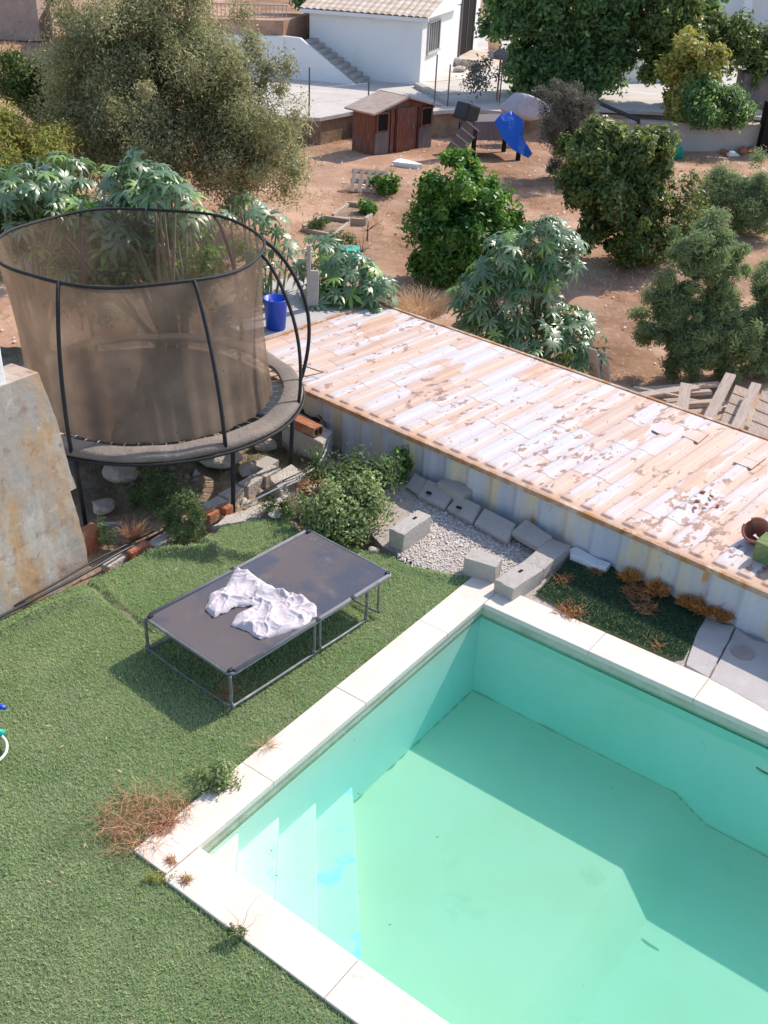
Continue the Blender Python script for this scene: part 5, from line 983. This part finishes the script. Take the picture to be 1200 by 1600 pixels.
# house
hC = at(655, 133, TZ); hl = at(575, 125.5, TZ)-hC; hl /= np.linalg.norm(hl); hr_ = np.array([hl[1], -hl[0], 0]); hr_ = hr_ if hr_[1] > 0 else -hr_
r2 = at(735, 82, TZ)-hC; hang = math.atan2(-hl[1], -hl[0])
# length of the left facade so that its far corner stands at the photo's left edge of the wall
def proj(X):
    X = np.asarray(X, float)-[0, 0, HC]; fwd = X[1]*math.cos(PITCH)-X[2]*math.sin(PITCH); upv = X[1]*math.sin(PITCH)+X[2]*math.cos(PITCH); lx, ly = X[0]/fwd, upv/fwd
    c, s = math.cos(ROLL), math.sin(ROLL); return 600+1600*(c*lx+s*ly), 800-1600*(-s*lx+c*ly)
hL = float(min(np.arange(2, 12, .05), key=lambda q: abs(proj(hC+hl*q)[0]-484)))
house = empty('white_house', hC, hang, label='small whitewashed house with a pale tiled roof at the top of the photo', cat='house')
hD = 9.5; hH = float(min(np.arange(1.5, 4, .02), key=lambda q: abs(proj(hC+[0, 0, q])[1]-28)))
# local frame: x = -hl (towards the corner), y = into the depth
sy = 1 if (np.array([-math.sin(hang), math.cos(hang), 0])@hr_) > 0 else -1
def hb(e, x0, x1, y0, y1, z0, z1): e.box(((x0+x1)/2, sy*(y0+y1)/2, (z0+z1)/2), (x1-x0, y1-y0, z1-z0)); return e
e = MB(); hb(e, -hL, 0, 0, hD, -.3, hH); e.build('wall', M['white'], house)
# right facade: window and door are placed by their distance from the corner
def ydist(px, py):   # intersection with the right facade plane
    n_ = -hl; d = ray(px, py); t = (n_@(hC-[0, 0, HC]))/(n_@d); p = d*t+np.array([0, 0, HC])-hC; return float(p@hr_), float(p[2])
y0, zt = ydist(670, 30); y1, zb = ydist(684, 72)
e = MB(); hb(e, -.005, .02, y0, y1, .95, 1.85); wi = e.build('window', M['glass'], house)
e = MB(); hb(e, .0, .06, y0-.06, y0, .9, 1.9); hb(e, .0, .06, y1, y1+.06, .9, 1.9); hb(e, .0, .058, y0, y1, 1.85, 1.9); hb(e, .0, .09, y0-.1, y1+.1, .86, .92)
for k in range(1, 5): yy = y0+(y1-y0)*k/5; hb(e, .03, .05, yy-.012, yy+.012, .92, 1.85)
e.build('frame', M['iron'], wi)
y2, z2 = ydist(716, 78); y3, z3 = ydist(736, 72)
e = MB(); hb(e, -.005, .02, y2, y3, .28, 2.3); do = e.build('door', M['dark'], house); e = MB(); hb(e, .0, .07, y2-.08, y2, .28, 2.38); hb(e, .0, .07, y3, y3+.08, .28, 2.38); hb(e, .0, .068, y2, y3, 2.3, 2.38); hb(e, .02, .05, (y2+y3)/2-.02, (y2+y3)/2+.02, .28, 2.3); e.build('frame', M['shedd'], do)
e = MB(); hb(e, 0.002, .9, y2-.5, y3+.5, -.02, .27); e.build('door_step', M['tile'], house); e = MB(); hb(e, .902, 1.3, y2-.6, y3+.5, -.02, .13); e.build('door_step', M['tile'], house)
# tiled roof rising away from the eave
e = MB(); nx = int((hL+.5)/.06); V = []; F = []; ny = 22
for i in range(nx+1):
    x = -hL-.25+(hL+.5)*i/nx
    for j in range(ny+1):
        y = -.3+(hD*.5+.3)*j/ny; z = hH+.03+.22*(y+.3)+.05*abs(math.sin(x*math.pi/.24))+.03*((j % 2)); V.append((x, sy*y, z))
for i in range(nx):
    for j in range(ny): a = i*(ny+1)+j; q_ = (a, a+ny+1, a+ny+2, a+1); F.append(q_ if sy > 0 else q_[::-1])
e.add(V, F); e.build('roof', M['tile'], house); e = MB(); hb(e, -hL-.25, .25, -.28, -.2, hH-.09, hH+.02); hb(e, -hL-.2, .2, -.2, hD*.5, hH+.0, hH+.02); e.build('eaves_board', M['white'], house)
e = MB(); e.add([(0.0, 0, hH), (0., sy*hD*.5, hH), (0., sy*hD*.5, hH+1.1), (.0, 0, hH+.04)], [(0, 1, 2, 3)]); e.build('gable', M['white'], house)
# outside stair with grey steps against the left facade
st = empty('outside_stair', hC, hang, label='grey concrete steps climbing the shaded side of the white house', cat='stairs')
x_a = -float((at(572, 128, TZ)-hC)@hl); x_b = -hL+.1; ns = 9
for k in range(ns):
    xx0 = x_a-(x_a-x_b)*(k+1)/ns; xx1 = x_a-(x_a-x_b)*k/ns; e = MB(); hb(e, xx0, xx1, -1.05, -.002, -.1, 1.2*(k+1)/ns); e.build('step', M['conc'], st, bevel=.01)
V = [(x_a+.1, -1.2), (x_a+.1, .0)]
e = MB(); e.add([(x_a-.15, -sy*1.08, -.1), (x_b-.6, -sy*1.08, -.1), (x_b-.6, -sy*1.08, 1.32), (x_b, -sy*1.08, 1.3), (x_a-.15, -sy*1.08, .02), (x_a-.15, -sy*1.22, -.1), (x_b-.6, -sy*1.22, -.1), (x_b-.6, -sy*1.22, 1.32), (x_b, -sy*1.22, 1.3), (x_a-.15, -sy*1.22, .02)],
             [(0, 1, 2, 3, 4), (9, 8, 7, 6, 5), (4, 3, 8, 9), (3, 2, 7, 8), (0, 4, 9, 5), (1, 6, 7, 2)]); e.build('stair_side_wall', M['white'], st)
# white garden wall and railing at the upper left of the terrace
g0, g1 = at(470, 128, TZ), at(385, 152, TZ)
def lwall(name, p0, p1, h, th_, m_, label, cat='wall', z0=TZ): 
    d = p1-p0; L_ = float(np.linalg.norm(d[:2])); o = empty(name, (p0[0], p0[1], z0), math.atan2(d[1], d[0]), label=label, cat=cat); e = MB(); e.box((L_/2, 0, h/2), (L_, th_, h)); e.build('wall_body', M[m_], o, bevel=.01); return o, L_
stc = hC+hl*(hL+.5)-hr_*1.2
gw, gl_ = lwall('garden_wall', np.array([stc[0], stc[1], TZ]), stc+hl*3.2-hr_*1.6+np.array([0, 0, 0]), 1.32, .2, 'white', 'white garden wall between the stair and the olive tree')
d = stc+hl*3.2-hr_*1.6-stc; rl = empty('white_railing', (stc[0]+.0, stc[1], 1.33), math.atan2(d[1], d[0]), label='pale railing of thin bars above the white garden wall', cat='railing')
rl.location = stc+hr_*1.0+hl*.2+np.array([0, 0, 1.3])
e = MB(); e.box((gl_/2, 0, .85), (gl_, .05, .05)); e.box((gl_/2, 0, .1), (gl_, .05, .05)); e.build('rail', M['tile'], rl)
for k in range(26): e = MB(); e.box((gl_*(k+.5)/26, .0, .475), (.03, .03, .70)); e.build('bar', M['tile'], rl)
upg = [stc+hl*.0+hr_*.02, stc+hl*6-hr_*2.8, stc+hl*12+hr_*6, stc+hl*2+hr_*16, stc-hl*.2+hr_*12]
b = MB(); b.prism([(p[0], p[1]) for p in upg], -.5, 1.28); b.build('upper_ground', M['soil'], kind='structure')
# things above
fw, _ = lwall('far_wall', atY(352, 48, 50)*1., atY(420, 28, 49), 1.6, .3, 'white', 'white block wall standing above the olive tree', z0=float(atY(352, 48, 50)[2])-.2)
tpn = atY(325, 6, 54); e = MB(); e.tube([(0, 0, -.8), (0, 0, .3), (0, 0, .32)], [1.5, 1.5, 1.4], 24); o = e.build('round_pool', mat('teal pool liner', (.01, .25, .30), .4, .4), label='round teal paddling pool cut by the top edge', cat='paddling pool'); o.location = tpn
e = MB(); a = atY(425, 28, 48)
for i in range(5):
    p0_, p1_ = atY(425+6*i, 28-3*i, 48)-a, atY(452-3*i, 2+6*i, 48)-a; e.tube([p0_, (p0_+p1_)/2+np.array([0, 0, .1]), p1_], .06, 6)
o = e.build('orange_frame', M['orangep'], label='tangled orange metal frame near the top edge, left of the white house', cat='frame'); o.location = a
# shrub behind the house corner, planters on the terrace
hb0 = hC+hl*(hL+.7)+hr_*1.2; plant('shrub', 'dark shrub squeezed between the railing and the white house', 'shrub', (hb0[0], hb0[1], 1.28), (hb0[0], hb0[1], 2.1), (.6, .6, .8), 'bluegreen', 20, 2500, .3, .14, .07, 130, trunk=.05, low=-.8, crownname='foliage')
for i, (px, py, d_, m_, lb) in enumerate(((715, 103, (.5, .35, .3), 'conc', 'grey stone beside the foot of the house door steps'), (718, 112, (.55, .35, .2), 'mortar', 'flat stone just below the grey one'), (770, 95, (.5, .4, .45), 'conc', 'grey box at the far end of the door steps'))):
    rock(at(px, py, TZ)+np.array([0, 0, d_[2]*.4]), d_, 320+i, m_, 'stone', rz=i, label=lb, cat='stone')
pz0 = at(772, 78, TZ); e = MB(); e.tube([(0, 0, 0), (0, 0, .5), (0, 0, .9)], [.25, .33, .2], 12); o = e.build('sand_coloured_urn', mat('sand plaster', (.62, .42, .26), .9), smooth=True, label='sand coloured urn under the largest tree beside the house', cat='urn'); o.location = pz0
# low kerb, wire fence posts, bird table
ka, kb = at(652, 136, TZ), at(706, 166, TZ); lwall('kerb', ka, kb, .14, .25, 'conc', 'grey kerb running from the house corner towards the shed roof', 'kerb')
fps = [(483, 182), (575, 172), (678, 168), (699, 166), (780, 160)]; hts = (1.3, .8, 1.5, 1.2, 1.3); prev = None
fence = empty('wire_fence', at(*fps[0], TZ), label='thin wire fence with slim posts along the terrace edge', cat='fence'); fo = at(*fps[0], TZ)
for (p, h_) in zip(fps, hts): q_ = at(*p, TZ)-fo; e = MB(); e.tube([q_, q_+np.array([0, 0, h_])], .025, 6); e.build('post', M['darkst'], fence)
for z_ in (.35, .75):
    e = MB(); e.tube([at(*p, TZ)-fo+np.array([0, 0, z_+.0]) for p in fps], .004, 4); e.build('wire', M['darkst'], fence)
bt = at(776, 158, TZ); bo = empty('lantern_post', bt, label='short post with a brown lantern top, left of the largest tree', cat='post'); e = MB(); e.tube([(0, 0, 0), (0, 0, 1.3)], .035, 6); e.build('pole', M['terracotta'], bo); e = MB(); e.tube([(0, 0, 1.25), (0, 0, 1.4), (0, 0, 1.55)], [.22, .27, .08], 10); e.build('top', M['shedd'], bo)
# right hand building, its terrace wall and bin
rbp = atY(1145, 55, 58); rb = empty('white_building', (rbp[0], rbp[1], 0), R(-4), label='large white building with a grey terrace in the top right corner', cat='building')
e = MB(); e.box((3.5, 3, 3.2), (9, 5, 7)); e.build('wall', M['white'], rb); e = MB(); e.box((4.6, .2, 2.2), (8, .9, .25)); e.build('terrace_slab', M['tile'], rb); e = MB(); e.box((4.6, .42, 3.1), (7.5, .1, 1.4)); e.build('dark_opening', M['shedd'], rb); e = MB(); e.box((.35, -.3, 3.2), (.4, .4, 7)); e.build('pillar', M['white'], rb)
e = MB(); e.box((4.6, -.2, 2.9), (8, .06, .06)); e.build('rail', M['white'], rb)
gb = at(1172, 168, TZ); e = MB(); e.box((0, 0, .55), (1.0, .8, 1.1), taper=1.08); o = e.build('grey_bin', M['shedd'], bevel=.05, label='large grey bin in the shade at the right edge', cat='bin'); o.location = gb
lwall('boundary_wall', at(955, 128, TZ), at(1075, 128, TZ), .8, .3, 'white', 'low white wall half hidden behind the tree trunks')
# upper-left slope: dry grass and old shed
fs = atY(18, 30, 46); e = MB(); e.box((0, 0, .3), (3.2, 3, 1.8)); o = e.build('far_hut', M['shedr'], label='greyish brown hut in the top left corner', cat='hut'); o.location = fs
lh = hit(30, 90)

# dry grass and weeds scattered over the garden earth (stuff)
rs = np.random.RandomState(44)
def scatter(n, fx, fy, hh, wd, mt, seed, name, label, keep=lambda x, y: x > -99, zf=gz):
    rs = np.random.RandomState(seed); x = rs.uniform(*fx, n); y = rs.uniform(*fy, n); dn = vnoise(x, y, .9, seed)+.5*vnoise(x, y, 3, seed+1)
    k = (dn > .1) & keep(x, y); x, y = x[k], y[k]; n = len(x); m_ = 5; P = np.stack([x, y, zf(x, y)+.04*0], 1); P = np.repeat(P, m_, 0)+rs.normal(0, .05, (n*m_, 3))*[1, 1, 0]; a = rs.uniform(0, 6.3, n*m_); h = rs.uniform(.4, 1, n*m_)*hh; sd = np.stack([np.cos(a), np.sin(a), 0*a], 1)*wd; tip = np.stack([rs.normal(0, .5, n*m_)*h, rs.normal(0, .5, n*m_)*h, h*.8], 1)
    V = np.stack([P-sd, P+sd, P+tip], 1).reshape(-1, 3); np_mesh(name, V, np.arange(len(V)).reshape(-1, 3), M[mt], rnd=rs.rand(n*m_), kind='stuff', label=label, cat='dry grass')
scatter(26000, (-12, 14), (13.5, 34), .13, .007, 'straw', 401, 'dry_grass', 'sparse dry straw scattered over the bare garden earth')
scatter(9000, (-22, -5), (22, 50), .35, .012, 'straw', 402, 'tall_dry_grass', 'pale dry grass on the slope left of the olive tree')
scatter(3000, (-6, -.2), (7, 12), .10, .005, 'weed', 403, 'yard_weeds', 'short weeds on the rubbly ground under the trampoline', keep=lambda x, y: ((x-L0[0])*AX[0]+(y-L0[1])*AX[1] > 3.0) & ((x-L0[0])*BX[0]+(y-L0[1])*BX[1] < -2.2), zf=zbank)
rs = np.random.RandomState(56); n = 2600; x = rs.uniform(-3.6, -.1, n); y = rs.uniform(7.2, 10.4, n); dn = vnoise(x, y, 1.6, 21); uu = (x-L0[0])*BX[0]+(y-L0[1])*BX[1]; vv = (x-L0[0])*AX[0]+(y-L0[1])*AX[1]
k = (dn > -.25) & (vv > 3.1) & (vv < 5.6) & ~inpoly(uu, vv, lawn_uv) & ((x+2.37)**2+(y-9.35)**2 < 4.2); x, y = x[k], y[k]; n = len(x); s_ = rs.uniform(.01, .045, n)*np.where(rs.rand(n) > .9, 1.5, 1); z = zbank(x, y)+.005
Vt = T8[None]*s_[:, None, None]*rs.uniform(.6, 1.4, (n, 5, 3)); Vt[..., 0] += x[:, None]; Vt[..., 1] += y[:, None]; Vt[..., 2] += z[:, None]
np_mesh('rubble_chips', Vt.reshape(-1, 3), (F6[None]+5*np.arange(n)[:, None, None]).reshape(-1, 3), M['rock'], kind='stuff', label='broken mortar and stone chips under the trampoline', cat='rubble')
# stones and chips on the garden earth
rs = np.random.RandomState(55); n = 1800; x = rs.uniform(-8, 12, n); y = rs.uniform(13.5, 34, n); s_ = rs.uniform(.01, .045, n); z = gz(x, y)+.02
Vt = T8[None]*s_[:, None, None]*rs.uniform(.6, 1.4, (n, 5, 3)); Vt[..., 0] += x[:, None]; Vt[..., 1] += y[:, None]; Vt[..., 2] += z[:, None]
np_mesh('stone_chips', Vt.reshape(-1, 3), (F6[None]+5*np.arange(n)[:, None, None]).reshape(-1, 3), M['gravel'], rnd=np.repeat(rs.rand(n), 3), kind='stuff', label='small stone chips strewn over the bare garden earth', cat='stones')
